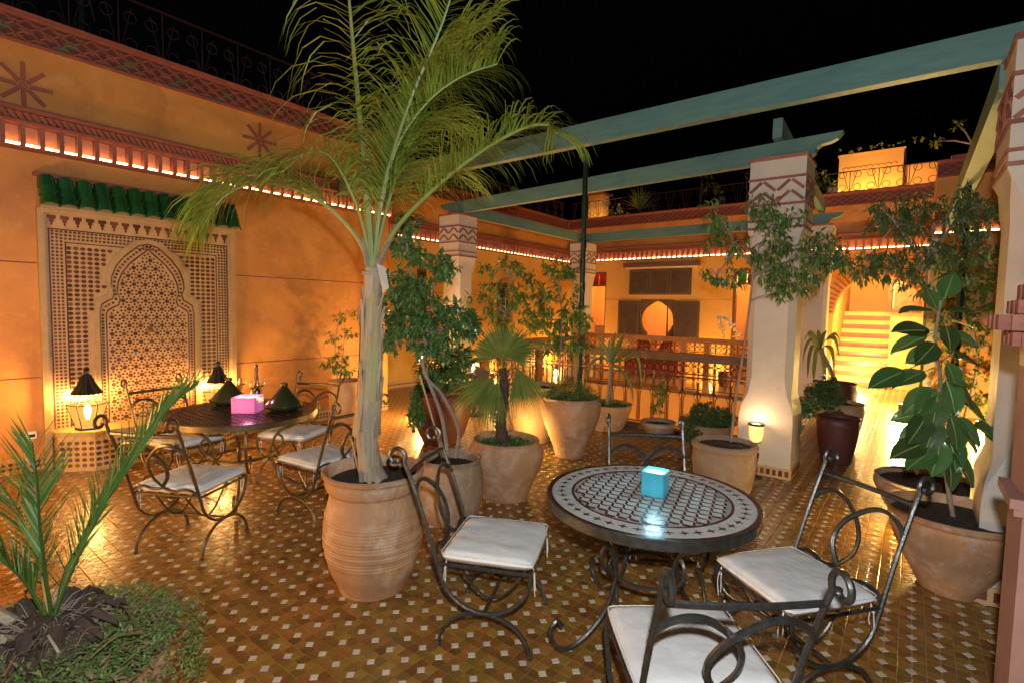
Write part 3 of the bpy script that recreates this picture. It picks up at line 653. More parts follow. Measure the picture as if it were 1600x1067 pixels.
# ------------------------------------------------------------------ railings
def ringpts(cx, cz, r, n=14, y=0): return [(cx+r*math.cos(2*PI*k/n), y, cz+r*math.sin(2*PI*k/n)) for k in range(n)]
ironRB = mat('red_brown_iron', (.085, .030, .022), (.055, .022, .016), .4, .45, scale=20)
def railing(a, b, label, h=1.1, wood=woodm, metal=ironD, pitch=.21, z=0., lower=True, top=.09, cat='railing', thick=.02, posts=()):
    a, b = Vector((*a, z)), Vector((*b, z)); L = (b-a).length; rz = math.atan2(b.y-a.y, b.x-a.x)
    th = thing('railing', label, cat, a, rz); n = max(2, int(round(L/pitch))); p = L/n
    mb = MB(); mb.bb((0, -top/2, h-.045), (L, top/2, h)); mb.bb((0, -top*.36, h-.045-thick), (L, top*.36, h-.045)); mb.build('handrail', wood, th, False)
    for xp in posts: MB().bb((xp*L-.06, -.06, .0), (xp*L+.06, .06, h-.045-thick)).build('newel', wood, th, False)
    q1 = h*.75; mb = MB()
    for zz in (q1, q1-.045, .10): mb.bb((0, -.009, zz-.009), (L, .009, zz+.009))
    mb.build('crossbar', metal, th)
    bar = MB(); bar.tube([(0, 0, .10), (0, 0, h-.06)], .008, 6); bar = bar.mesh('baluster', metal)
    hoop = MB(); w_ = p*.46; zc = q1-.05
    hoop.tube(cr([(-w_*.86, 0, .12), (-w_*.86, 0, zc-.30), (-w_*.6, 0, zc-.25), (-w_, 0, zc-.17), (-w_*.9, 0, zc-.06), (-w_*.4, 0, zc-.015), (w_*.4, 0, zc-.015), (w_*.9, 0, zc-.06), (w_, 0, zc-.17), (w_*.6, 0, zc-.25), (w_*.86, 0, zc-.30), (w_*.86, 0, .12)], 3), .006, 5); hoop = hoop.mesh('hoop', metal)
    scr = MB(); r = min(p*.23, (h-.06-q1)*.24); zc = (q1+h-.06)/2
    for sx in (-1, 1):
        for sz in (-1, 1): scr.tube(ringpts(sx*p*.25, zc+sz*r, r*.95, 10), .006, 4, True)
    scr = scr.mesh('scroll', metal)
    for i in range(n+1): put('baluster', bar, th, (i*p, 0, 0))
    for i in range(n): put('hoop', hoop, th, ((i+.5)*p, 0, 0)); put('scroll', scr, th, ((i+.5)*p, 0, 0))
    return th
railing((-6.1, 7.1), (-1.42, 7.1), 'wrought iron railing with hoops along the front of the courtyard', h=1.14, top=.16, thick=.07, posts=(.42, 0, 1), metal=ironRB)
railing((-6.18, 7.15), (-6.18, 10.7), 'carved red railing along the left side of the courtyard', wood=woodm, thick=.06, posts=(0, .5, 1), metal=ironRB)
railing((-6.1, 10.82), (-1.65, 10.82), 'orange handrailed railing across the back of the courtyard', h=1.17, wood=woodO, top=.14, thick=.06, posts=(0, .52, .63, 1), metal=ironRB)
for x in (-4.35, -4.0):
    pass
# courtyard well below the terrace
cwm = MB(); a0, a1, b0, b1 = ATR
for p, q in (((a0-.2, b0), (a0, b1)), ((a1, b0), (a1+.2, b1)), ((a0-.2, b1), (a1+.2, b1+.2)), ((a0-.2, b0-.2), (a1+.2, b0))): cwm.bb((p[0], p[1], -4), (q[0], q[1], -.01))
cwm.bb((a0-.2, b0-.2, -4.1), (a1+.2, b1+.2, -4))
cw = tag(cwm.build('courtyard_well', wallm2, None, False), 'lit orange courtyard walls dropping below the terrace railing', kind='structure')
kb = MB()
for p, q in (((a0-.12, b0-.14), (a1+.12, b0+.0)), ((a0-.12, b1), (a1+.12, b1+.14)), ((a0-.14, b0), (a0, b1)), ((a1, b0), (a1+.14, b1))): kb.bb((p[0], p[1], 0), (q[0], q[1], .06))
kb.build('kerb', woodm, cw, False)
def roofrail(a, b, label, h=.55, metal=ironD):
    a, b = Vector((*a, ZP)), Vector((*b, ZP)); L = (b-a).length; rz = math.atan2(b.y-a.y, b.x-a.x); th = thing('roof_railing', label, 'railing', a, rz)
    mb = MB(); mb.bb((0, -.015, h-.02), (L, .015, h)); mb.bb((0, -.01, .05), (L, .01, .065)); mb.build('handrail', metal, th)
    n = int(L/.42); p = L/n; bar = MB().tube([(0, 0, 0), (0, 0, h)], .009, 5).mesh('baluster', metal); sm = MB(); r = min(.12, p*.24)
    for s_ in (-1, 1):
        pts = [(s_*(p/2-.02-(.5*r)*(1-math.cos(t))), 0, .30+.22*math.sin(t-PI/2)) for t in np.linspace(0, PI, 7)]
        sm.tube(pts, .007, 4); sm.tube(ringpts(s_*p*.24, .14, r*.6, 9), .006, 4, True); sm.tube(ringpts(s_*p*.24, .42, r*.6, 9), .006, 4, True)
    sm = sm.mesh('scroll', metal)
    for i in range(n+1): put('baluster', bar, th, (i*p, 0, 0))
    for i in range(n): put('scroll', sm, th, ((i+.5)*p, 0, 0))
ironR = mat('rusty_red_iron', (.045, .014, .012), (.03, .012, .01), .5, .4, scale=20)
roofrail((-7.0, -1.0), (-7.0, 5.3), 'dark scrolled railing on the parapet of the long ochre wall', .62, ironR)
roofrail((-8.65, 5.6), (-8.65, 13.6), 'dark scrolled railing on the gallery wall parapet', .55, ironR)
roofrail((-8.4, 13.8), (-1.9, 13.8), 'dark railing on the far parapet behind the roof plants', .55, ironR)
roofrail((-1.8, 13.8), (.3, 13.8), 'iron railing in front of the yellow rooftop block', .5, ironD)
# ------------------------------------------------------------------ rooftop
rb = thing('rooftop_block', 'yellow lit stepped rooftop block above the far wall', 'rooftop', (-1.0, 15.2, ZP-.3))
MB().bb((-.65, 0, 0), (.63, 1.5, 1.50)).build('wall', ybld, rb, False); MB().bb((.63, .1, 0), (1.3, 1.5, 1.13)).build('wall', ybld, rb, False)
fz = MB()
for i in range(9): fz.tube([(-.5+i*.12+.06*math.cos(t), -.008, 1.16+.05*math.sin(t)) for t in np.linspace(0, PI, 7)], .008, 4)
stuff(fz.build('frieze', woodO, rb)); MB().bb((-.68, -.03, 1.50), (.66, 1.5, 1.53)).build('coping', ybld, rb, False)
rt = MB().bb((-10, 13.9, ZP-.35), (4, 18, ZP-.3)).build('roof_terrace', wallm, None, False); tag(rt, 'flat roof behind the far parapet', kind='structure')
ch_ = thing('chimney', 'lit orange chimney stack on the far roof near the thin post', 'chimney', (-8.2, 15.0, ZP-.3))
MB().bb((-.26, -.2, 0), (.26, .2, 1.25)).build('stack', ybld, ch_, False); MB().bb((-.30, -.24, 1.25), (.30, .24, 1.33)).build('cap', brickm, ch_, False)
pb = MB().bb((.45, 14.2, ZP-.3), (1.15, 14.9, 5.05)).build('planter_box', redm, None, False); tag(pb, 'dark red planter on the far right roof under a small tree', 'planter')
an = thing('antenna', 'grey antenna mast above the long ochre wall', 'antenna', (-8.2, 1.9, ZP-.3)); mb = MB(); mb.tube([(0, 0, 0), (0, 0, 1.9)], .03, 6); mb.build('mast', postm, an); mb = MB(); mb.tube([(0, 0, 1.7), (.12, .1, 1.0)], .008, 4); mb.build('stay', iron, an)
# ------------------------------------------------------------------ floor uplights and other lamps (each with its own light)
def uplight(loc, power, label, col=WARM, up=.16, r=.05):
    th = thing('floor_uplight', label, 'lamp', loc, 0, 'small floor uplights'); mb = MB(); mb.lathe([(.045, 0), (.05, .02), (.05, .10), (.058, .11), (.052, .115), (.046, .10)], 14); mb.build('housing', ironD, th)
    mb = MB(); mb.lathe([(.001, .104), (.044, .104), (.03, .112), (.001, .114)], 12); mb.build('lens', bulb, th)
    lo = lamp('uplight_light', (0, 0, up), power, col, r); lo.parent = th; return th
uplight(G(552, 640), 60, 'glowing floor uplight behind the pot against the ochre wall')
uplight(G(662, 655), 36, 'glowing floor uplight behind the ivy covered dark pot', up=.32)
uplight((-8.2, 9.8, 0), 30, 'floor uplight at the foot of the gallery wall')
uplight((-8.1, 12.6, 0), 50, 'floor uplight in the far left corner of the gallery', AMBER)
uplight((-3.9, 12.9, 0), 35, 'floor uplight between the shutters and the far door', AMBER)
uplight((-2.1, 13.0, 0), 24, 'floor uplight between the far door and the brick arch', AMBER)
uplight((-.78, 9.2, 0), 75, 'glaring floor uplight beside the far potted plant near the stairs', GOLD)
uplight(G(1408, 640), 120, 'glaring floor uplight on the right of the bright passage', GOLD, up=.5)
uplight((.22, 4.93, 0), 13, 'floor uplight between the rubber plant pot and the low wide pot', GOLD, up=.2)
uplight((-3.60, 4.75, 0), 9, 'floor uplight hidden between the tall pots', GOLD)
uplight((-5.9, 7.3, 0), 20, 'floor uplight beside the yellow lit pillar', GOLD)
lamp('room_light', (-5.6, 12.2+2.6, 2.7), 60, AMBER, .15); lamp('room_light', (-7.6, 14.9, 2.6), 40, AMBER, .15); lamp('room_light', (-3.1, 14.9, 2.6), 40, AMBER, .15)
lamp('stair_light', (-.95, 14.6, 2.9), 170, (1, .66, .22), .12); lamp('stair_light', (-.95, 16.3, 4.2), 150, (1, .70, .28), .12); lamp('stair_light', (-.95, 14.3, .5), 60, (1, .70, .26), .12)
lamp('courtyard_light', (-3.7, 8.6, -2.3), 62, AMBER, .2)
uplight((-1.0, 14.5, ZP-.3), 60, 'rooftop uplight below the yellow rooftop block', AMBER); uplight((-7.75, 14.55, ZP-.3), 20, 'rooftop uplight below the chimney', AMBER)
paneglass = bpy.data.materials.new('lantern_pane'); paneglass.use_nodes = True; _n = paneglass.node_tree; _t = _n.nodes.new('ShaderNodeBsdfTransparent'); _t.inputs[0].default_value = (1, .85, .55, 1); _e = _n.nodes.new('ShaderNodeEmission'); _e.inputs[0].default_value = (1, .47, .10, 1); _e.inputs[1].default_value = .42; _x = _n.nodes.new('ShaderNodeMixShader'); _x.inputs[0].default_value = .62; _n.links.new(_t.outputs[0], _x.inputs[1]); _n.links.new(_e.outputs[0], _x.inputs[2]); _n.links.new(_x.outputs[0], _n.nodes['Material Output'].inputs[0])
def lantern(loc, label, h=.62, power=9, rz=.3, paneo=True, lr=.10):
    th = thing('lantern', label, 'lantern', loc, rz, 'iron lanterns on the fountain ledge'); n = 6; k = h/.62
    pr_ = [(.095, .02), (.165, .255), (.085, .36)]
    P = [[Vector((r*k*math.cos(2*PI*i/n), r*k*math.sin(2*PI*i/n), z*k)) for i in range(n)] for r, z in pr_]
    mb = MB(); mb.lathe([(.105*k, 0), (.105*k, .02*k), (.09*k, .025*k)], n); mb.build('base', ironD, th, False)
    mb = MB()
    for i in range(n):
        mb.tube([P[0][i], P[1][i], P[2][i]], .0045, 4); mb.tube([P[1][i], P[1][(i+1) % n]], .0045, 4); mb.tube([P[2][i], P[2][(i+1) % n]], .006, 4)
        e = P[1][i].normalized(); mb.tube([P[1][i], P[1][i]+Vector((e.x, e.y, 0))*.03*k], .003, 4)
    mb.build('frame', ironD, th)
    for i in range(n):
        j = (i+1) % n; q = MB(); q.add([P[0][i]*.985, P[0][j]*.985, P[1][j]*.985, P[1][i]*.985], [(0, 1, 2, 3)]); q.build('pane', paneglass, th, False)
    R = [(.13, .36), (.07, .46), (.035, .55), (.022, .56), (.022, .59), (.03, .60), (.012, .62)]
    mb = MB(); mb.lathe([(r*k, z*k) for r, z in R], 12); ro = mb.build('roof', ironD, th, True, 20); mb = MB()
    for i in range(12): a = 2*PI*i/12; mb.tube([(r*k*1.03*math.cos(a), r*k*1.03*math.sin(a), z*k) for r, z in R[:3]], .0035, 4)
    mb.build('rib', ironD, ro)
    mb = MB(); mb.lathe([(.012, .10), (.028, .16), (.03, .20), (.018, .24), (.004, .26)], 12); mb.v = [(x*k, y*k, z*k) for x, y, z in mb.v]; mb.build('bulb', bulb, th)
    lo = lamp('lantern_light', (0, 0, .31*k), power, WARM, lr); lo.parent = th; return th
lantern((-6.56, 1.47, Z0), 'large glowing lantern at the near end of the fountain ledge', .62, 34)
lantern((-6.56, 2.72, Z0), 'glowing lantern at the far end of the fountain ledge behind the table', .60, 34)
lantern((-4.9, -1.2, 0), 'added unseen lantern before the ochre wall, giving warm fill light', 1.5, 270, lr=.3)  # unseen lantern added for the warm light coming from the left
def pedestal_lamp(loc, label):
    th = thing('pedestal_lamp', label, 'lamp', loc)
    mb = MB(); mb.lathe([(.085, 0), (.08, .015), (.03, .03), (.018, .06), (.022, .12), (.042, .25), (.036, .262), (.02, .275), (.034, .30), (.036, .32), (.018, .345), (.016, .36), (.05, .375)], 16); mb.build('stem', ironD, th)
    mb = MB(); mb.lathe([(.03, .375), (.058, .40), (.07, .47), (.072, .56)], 16, cap=False); mb.build('glass_cup', lampglass, th)
    mb = MB(); mb.lathe([(.066, .55), (.078, .55), (.078, .575), (.066, .575)], 16); mb.build('rim', ironD, th)
    mb = MB(); mb.lathe([(.02, .39), (.042, .42), (.046, .46), (.03, .50), (.004, .53)], 12); mb.build('flame', flame, th)
    lo = lamp('pedestal_light', (0, -.02, .60), 2.2, (1, .6, .30), .04); lo.parent = th
pedestal_lamp((-1.22, 5.74, 0), 'dark iron pedestal lamp with glowing cup at the foot of the pale pillar')
th = thing('candle_lantern', 'white glowing candle lantern beside the dark ivy pot', 'lantern', D(741, 583, 8.2)-Vector((0, 0, .02)))
bz = th.location.z
mb = MB(); mb.bb((-.06, -.06, 0), (.06, .06, .02)); mb.bb((-.06, -.06, .21), (.06, .06, .23)); [mb.bb((a-.005, b-.005, .02), (a+.005, b+.005, .21)) for a in (-.055, .055) for b in (-.055, .055)]; mb.build('frame', ironD, th, False)
mb = MB(); mb.lathe([(.035, .02), (.036, .19), (.01, .20)], 14); mb.build('candle', mat('white_glow', (1, .95, .8), emit=(1, .82, .5), es=9), th)
mb = MB(); mb.lathe([(.16, -bz+.002), (.16, -bz+.02), (.03, -bz+.03), (.03, -.02), (.10, -.012), (.10, 0)], 16); mb.build('stand', ironD, th)
th = thing('lamp_post', 'short post lamp with glaring bulb beside the leafy tree trunk', 'lamp', (G(657, 650).x, G(657, 650).y, 0)); hz = D(655, 560, depth(th.location)).z
mb = MB(); mb.tube([(0, 0, 0), (0, 0, hz-.04)], .012, 6); mb.build('stem', ironD, th); mb = MB(); mb.lathe([(.01, hz-.04), (.035, hz-.01), (.04, hz+.02), (.02, hz+.05)], 12); mb.build('bulb', bulb, th)
lo = lamp('post_light', (0, 0, hz+.12), 12, WARM, .05); lo.parent = th
# ------------------------------------------------------------------ foliage helpers
def leaf(mb, p, d, L, W, up=Vector((0, 0, 1)), bend=.25, fold=.25):
    d = d.normalized(); s = d.cross(up); s = s.normalized() if s.length > 1e-4 else Vector((1, 0, 0)); n = s.cross(d)
    a = p+d*L*.45+n*W*fold; b = p+d*L-n*L*bend
    mb.add([p, p+d*L*.42+s*W*.5, a-n*W*fold*1.6, p+d*L*.42-s*W*.5, b], [(0, 2, 1), (0, 3, 2), (1, 2, 4), (2, 3, 4)])
def rdir():
    z = ru(-1, 1); a = ru(0, 2*PI); r = math.sqrt(1-z*z); return Vector((r*math.cos(a), r*math.sin(a), z))
def clump(mb, c, R, n, L, W, droop=.4, flat=.8):
    c = Vector(c)
    # sprays of leaves on short twigs: leaves in tufts, not evenly
    k = max(1, n//9)
    for i in range(k):
        t = rdir()*R*(ru(.25, 1)**.6); t.z *= flat; q = c+t
        out = (t.normalized()+rdir()*.7+Vector((0, 0, -.1))).normalized()
        for j in range(9):
            dd = (out*ru(.2, 1)+rdir()*.9); dd.z -= droop*ru(.3, 1.2)
            leaf(mb, q+out*L*.9*(j/9-.4)+rdir()*L*.15, dd, L*ru(.65, 1.15), W*ru(.75, 1.15), Vector((ru(-.4, .4), ru(-.4, .4), 1)), ru(.05, .4))
def ribbon(mb, pts, w, side):
    n = len(pts); vs = []
    for i, p in enumerate(pts):
        ww = w*(1-(i/(n-1))**2.2)*(.6+.4*min(1, i*2/(n-1)))+.0006; vs += [p-side*ww*.5, p+side*ww*.5]
    mb.add(vs, [(2*i, 2*i+1, 2*i+3, 2*i+2) for i in range(n-1)])
def frond(rach, leaves, path, n, L, W, r0=.014, droop=1.0, start=.15, splay=.8, stiff=False, vee=.3, fwd=.55, jit=.18, seg=5):
    P = cr(path, 8); N = len(P); rach.tube(P, [r0*(1-.85*i/(N-1))+.0015 for i in range(N)], 5, flat=.7)
    acc = [0.]
    for a, b in zip(P[:-1], P[1:]): acc.append(acc[-1]+(b-a).length)
    T = acc[-1]
    for k in range(n):
        t = start+(1-start)*(k+ru(-.3, .3))/n; t = min(max(t, 0), .999); s = t*T; i = max(j for j in range(N-1) if acc[j] <= s); f = (s-acc[i])/max(1e-6, acc[i+1]-acc[i]); p = P[i].lerp(P[i+1], f); tg = (P[i+1]-P[i]).normalized()
        sd = tg.cross(Vector((0, 0, 1))); sd = sd.normalized() if sd.length > .15 else tg.cross(Vector((FV[0], FV[1], .3))).normalized(); nn = sd.cross(tg)
        for sg in (-1, 1):
            ll = L*(.55+.45*math.sin(PI*min(1, (t-start)/(1-start)*.85+.12)))*ru(.8, 1.15)
            d = (tg*fwd+sd*sg*splay+nn*vee*ru(.2, 1)+rdir()*jit).normalized(); q = p.copy(); pts = [q.copy()]; g_ = droop*ru(.6, 1.3)
            for j in range(seg):
                q = q+d*ll/seg; pts.append(q.copy()); d = (d+Vector((0, 0, -1))*g_*(.12+.11*j)).normalized()
            w_ = d.cross(tg+rdir()*.3); w_ = w_.normalized() if w_.length > .1 else nn
            ribbon(leaves, pts, W*ru(.75, 1.2), w_)
# ------------------------------------------------------------------ pots
def pot(loc, prof, label, mt=terra, zs=None, group='terracotta plant pots', ridges=None, n=40, wob=.012, rz=None, soilmat=None):
    """prof: (r,z) outside from the foot to the lip"""
    th = thing('plant_pot', label, 'pot', (loc[0], loc[1], 0), ru(0, 6) if rz is None else rz, group)
    P = []
    Q = [(p[0], p[1]) for p in prof]; C = cr([(a, 0, b) for a, b in Q], 6); P = [(max(.01, v.x), v.z) for v in C]
    if ridges:
        z0, z1, k, am = ridges; R2 = []
        for (a, z), (b, y) in zip(P[:-1], P[1:]):
            m_ = 10 if z1 > z > z0 else 1
            for j in range(m_):
                t = j/m_; zz = z+(y-z)*t; rr = a+(b-a)*t
                if z0 < zz < z1: rr += am*math.sin((zz-z0)/(z1-z0)*2*PI*k)
                R2.append((rr, zz))
        P = R2+[P[-1]]
    rl, zl = P[-1]; P += [(rl-.012, zl+.006), (rl-.03, zl-.004), (rl-.04, zl-.05), (rl-.05, zl-.12)]
    mb = MB(); mb.lathe(P, n, wob=wob, cap=False); k = len(mb.v); mb.add([(0, 0, .004)]+[mb.v[i] for i in range(n)], [(0, 1+(i+1) % n, 1+i) for i in range(n)])
    mb.build('body', mt, th, True, 50)
    s = MB(); rs = rl-.028; zz = zl-.055 if zs is None else zs; N = 24; V = [(0, 0, zz+.02)]
    for q in (.35, .7, 1.0):
        for i in range(N): a = 2*PI*i/N; V.append((rs*q*math.cos(a), rs*q*math.sin(a), zz+ru(-.008, .014)*(q < 1)))
    s.add(V, [(0, 1+i, 1+(i+1) % N) for i in range(N)]+[(1+N*r+i, 1+N*(r+1)+i, 1+N*(r+1)+(i+1) % N, 1+N*r+(i+1) % N) for r in range(2) for i in range(N)])
    s.build('soil', soilmat or soil, th); return th
def cover(loc, r, z, label, n=700, m_=moss, hgt=.06, L=.035, hang=0., name='ground_cover', hole=0.):
    mb = MB()
    for i in range(n):
        a = ru(0, 2*PI); q = r*math.sqrt(ru(hole, 1)); p = Vector((q*math.cos(a), q*math.sin(a), ru(0, hgt)*(1.1-q/r*.7)))
        if q > r*.86 and hang: p.z -= ru(0, hang); p.x *= 1.05; p.y *= 1.05
        d = rdir(); d.z = abs(d.z)*.6+.1; leaf(mb, p, d, L*ru(.6, 1.3), L*.45, bend=.3)
    o = mb.build(name, m_, None, False); o.location = (loc[0], loc[1], z); return tag(o, label, 'ground cover', None, 'stuff')
# big palm pot
PP = (-2.53, 1.93)
pot(PP, [(.20, 0), (.205, .015), (.22, .05), (.262, .14), (.288, .26), (.295, .34), (.285, .46), (.262, .56), (.258, .60), (.272, .615), (.282, .65), (.285, .685), (.298, .695), (.305, .72)], 'largest terracotta pot with ridged belly, holding the tall palm', terra, ridges=(.20, .48, 15, .0011), zs=.655, wob=.008)
palmB = mat('green_brown_sheath', (.34, .34, .12), (.40, .28, .14), .7, scale=6, bump=.5, bscale=20, stretch=(3, 3, .4))
def palm():
    th = thing('palm_tree', 'tall potted palm with feathery drooping fronds in the largest pot', 'palm tree', (PP[0], PP[1], .655))
    B = th.matrix_basis.translation; B = Vector((PP[0], PP[1], .655)); dB = depth((PP[0], PP[1], 1.5))
    def W(x, y, off=0.): return D(x, y, dB+off)-B
    tr = MB(); path = [Vector((0, 0, -.03)), W(573, 690), W(578, 600), W(580, 500), W(582, 420)]; C = cr(path, 8); n = len(C)
    tr.tube(C, [(.068-.020*min(1, i/(n*.8))+.020*max(0, 1-i/4))*(1+.05*math.sin(i*1.7)) for i in range(n)], 14); tr.build('trunk', bark, th)
    # old leaf bases wrapped round the trunk
    for k in range(26):
        a = ru(0, 2*PI); i0 = int(n*ru(0, .62)); i1 = min(n-1, i0+int(n*ru(.25, .42))); mb = MB(); pts = []
        for i in range(i0, i1+1):
            t = (i-i0)/max(1, i1-i0); rr = (.068-.020*min(1, i/(n*.8)))*1.05+.003+.022*t**6; pts.append(C[i]+Vector((math.cos(a+.2*t)*rr, math.sin(a+.2*t)*rr, 0)))
        sd = Vector((-math.sin(a), math.cos(a), 0)); ww = ru(.03, .055); V = []
        for i, p in enumerate(pts):
            t = i/(len(pts)-1); q = ww*(1-.7*t); o_ = Vector((math.cos(a), math.sin(a), 0))*.008; V += [p-sd*q, p+o_, p+sd*q]
        mb.add(V, [(3*i+j, 3*i+j+1, 3*i+j+4, 3*i+j+3) for i in range(len(pts)-1) for j in (0, 1)]); mb.build('leaf_base', (bark, bark, bark, palmB, bark)[k % 5], th)
    rope = MB(); 
    for z in (0, .012): rope.tube([C[-2]+Vector((.058*math.cos(t), .058*math.sin(t), z+.006*math.sin(2*t))) for t in np.linspace(0, 2*PI, 14)[:-1]], .005, 5, True)
    rope.build('rope_tie', mat('rope', (.45, .38, .28), rough=.9), th)
    rag = MB(); rag.add([W(588, 412, -.07), W(602, 418, -.07), W(608, 450, -.08), W(598, 458, -.07), W(594, 436, -.08)], [(0, 1, 4), (1, 2, 4), (2, 3, 4), (0, 4, 3)]); rag.build('dry_sheath', mat('dry_sheath', (.5, .45, .38), rough=.9), th, False)
    # cut dry stubs beside the crown
    for (x0, y0, x1, y1, o) in ((586, 420, 618, 352, -.03), (590, 415, 612, 372, -.05), (575, 415, 566, 372, -.04)):
        mb = MB(); mb.tube([W(x0, y0), W((x0+x1)/2, (y0+y1)/2, o), W(x1, y1, o)], [.022, .016, .010], 7); mb.build('dry_stub', barkG, th)
    spear = MB(); spear.tube(cr([W(578, 418), W(577, 350), W(576, 280), W(579, 215)], 5), [.030-.0012*i for i in range(16)], 8, flat=.6); spear.build('spear_leaf', palmS, th)
    F_ = [  # (path px + depth offset, leaflets, L, W, r0, droop, splay, start)
        ([(581, 415, 0), (572, 300, -.02), (560, 160, -.08), (549, 40, -.16), (538, -90, -.3)], 42, .62, .013, .030, 2.6, .8, .34),
        ([(584, 412, 0), (592, 300, .05), (612, 210, .12), (655, 130, .22), (705, 75, .30), (765, 40, .36)], 150, .50, .014, .018, 1.1, .75, .22),
        ([(584, 410, 0), (596, 320, -.05), (620, 230, -.12), (668, 160, -.22), (722, 120, -.3), (778, 100, -.36)], 150, .48, .014, .016, 1.2, .75, .22),
        ([(585, 415, 0), (625, 350, -.08), (690, 285, -.20), (760, 232, -.32), (820, 200, -.42), (856, 196, -.48), (868, 210, -.52)], 120, .42, .011, .017, 1.7, .55, .34),
        ([(578, 420, 0), (558, 372, -.05), (510, 322, -.12), (450, 292, -.20), (395, 288, -.26), (350, 308, -.30), (322, 345, -.32)], 210, .46, .012, .016, 1.7, .6, .34),
        ([(582, 412, 0), (598, 300, .2), (640, 215, .45), (690, 190, .7), (740, 230, .9)], 110, .48, .013, .015, 1.2, .8, .22),
        ([(583, 412, 0), (600, 290, -.1), (640, 160, -.3), (690, 40, -.45), (720, -60, -.6)], 90, .50, .014, .018, 1.3, .85, .28),
        ([(580, 415, 0), (560, 330, -.15), (520, 250, -.35), (480, 240, -.5), (440, 270, -.6)], 50, .34, .010, .012, 1.5, .6, .3),
        ([(584, 412, 0), (612, 300, 0), (660, 180, .05), (720, 110, .1), (780, 75, .12)], 130, .46, .013, .014, 1.3, .7, .25),
        ([(582, 412, 0), (610, 320, .3), (660, 262, .6), (700, 262, .8), (742, 300, .95)], 70, .40, .011, .012, 1.3, .7, .25)]
    for pth, n_, L, Wd, r0, dr, sp_, stt in F_:
        a, b = MB(), MB(); frond(a, b, [W(*p) for p in pth], n_, L, Wd, r0, dr, stt, sp_)
        f = a.build('frond', palmS, th); stuff(b.build('leaflets', palmL, f, False))
palm()
# ------------------------------------------------------------------ foreground date palm in a mossy pot at bottom left
DPp = G(70, 1010, .46)
pot((DPp.x, DPp.y), [(.26, 0), (.30, .06), (.36, .2), (.38, .32), (.37, .38), (.385, .41)], 'wide pot under the mossy mound in the near left corner', terra, zs=.40)
def date_palm():
    B = Vector((DPp.x, DPp.y, .50)); th = thing('date_palm', 'young date palm with stiff fronds in the near left corner', 'palm', B); dB = depth(B)
    W = lambda x, y, o=0: D(x, y, dB+o)-B
    st_ = MB(); st_.lathe([(.17, -.08), (.16, 0), (.12, .04), (.06, .07), (.02, .08)], 14, wob=.12); st_.build('trunk', barkD, th)
    for k in range(34):
        a = 2*PI*k/34+ru(-.15, .15); mb = MB(); r0 = .12; L = ru(.05, .13); up = ru(-.02, .05); sd = Vector((-math.sin(a), math.cos(a), 0)); d = Vector((math.cos(a), math.sin(a), 0))
        p0, p1, p2 = d*.05+Vector((0, 0, .02)), d*(r0+L*.4)+Vector((0, 0, .05+up)), d*(r0+L)+Vector((0, 0, up)); V = []
        for p, ww in ((p0, .03), (p1, .024), (p2, .008)): V += [p-sd*ww, p+Vector((0, 0, .014)), p+sd*ww, p-Vector((0, 0, .012))]
        mb.add(V, [(4*i+j, 4*i+(j+1) % 4, 4*i+4+(j+1) % 4, 4*i+4+j) for i in range(2) for j in range(4)]+[(8, 9, 10, 11)]); mb.build('leaf_base', barkD if k % 7 else bark, th, True, 20)
    fb_ = MB()
    for k in range(160):
        a = ru(0, 6.3); r = ru(.03, .17); p = Vector((r*math.cos(a), r*math.sin(a), .07-.3*r)); d = Vector((math.cos(a+ru(-.8, .8)), math.sin(a+ru(-.8, .8)), ru(.0, .9))).normalized(); L = ru(.04, .13)
        fb_.tube([p, p+d*L*.5+Vector((0, 0, .01)), p+d*L+Vector((0, 0, -.02))], [.0025, .002, .0008], 3)
    stuff(fb_.build('fibres', barkG, th, False))
    F_ = [([(80, 960, 0), (70, 890, 0), (62, 820, -.02), (58, 750, -.05), (50, 690, -.08)], 48, .21, .0085), ([(85, 960, 0), (112, 890, .03), (160, 790, .10), (215, 705, .18), (262, 640, .24), (300, 605, .3)], 64, .20, .008),
          ([(88, 965, 0), (100, 900, .12), (128, 840, .22), (150, 790, .3), (170, 750, .36)], 38, .18, .008), ([(72, 965, 0), (40, 910, -.05), (8, 880, -.1), (-40, 850, -.12)], 32, .2, .009), ([(78, 960, 0), (60, 880, .15), (30, 800, .25), (-10, 740, .32)], 40, .19, .008)]
    for pth, n_, L, Wd in F_:
        a, b = MB(), MB(); frond(a, b, [W(*p) for p in pth], n_, L, Wd, .009, .10, .22, .55, vee=.45, fwd=.95, jit=.08, seg=3)
        f = a.build('frond', dateL, th); stuff(b.build('leaflets', dateL, f, False))
date_palm()
cover((DPp.x, DPp.y), .475, .42, 'mossy green ground cover heaped over the near left pot', 15000, moss, .12, .019, .26, hole=.06)
cover((DPp.x+.05, DPp.y-.02), .46, .44, 'dry straw tangled in the mossy mound of the near left pot', 2200, hay, .11, .035, .2, 'dry_grass')
tw_ = MB()
for i in range(26):
    a = ru(0, 6.3); r = ru(.1, .4); p = Vector((DPp.x+r*math.cos(a), DPp.y+r*math.sin(a), ru(.50, .55))); d = rdir(); d.z = .1; L = ru(.06, .2); tw_.tube(cr([p, p+d*L*.5+Vector((0, 0, .03)), p+d*L], 3), .003, 4)
tw_.tube(cr([G(200, 960, .52), G(235, 925, .53), G(262, 908, .55), G(290, 908, .54), G(308, 925, .50), G(305, 940, .46)], 4), .003, 4)
tag(tw_.build('dry_twigs', dryL), 'dry curled twigs lying on the mossy mound at near left', 'twigs', None, 'stuff')
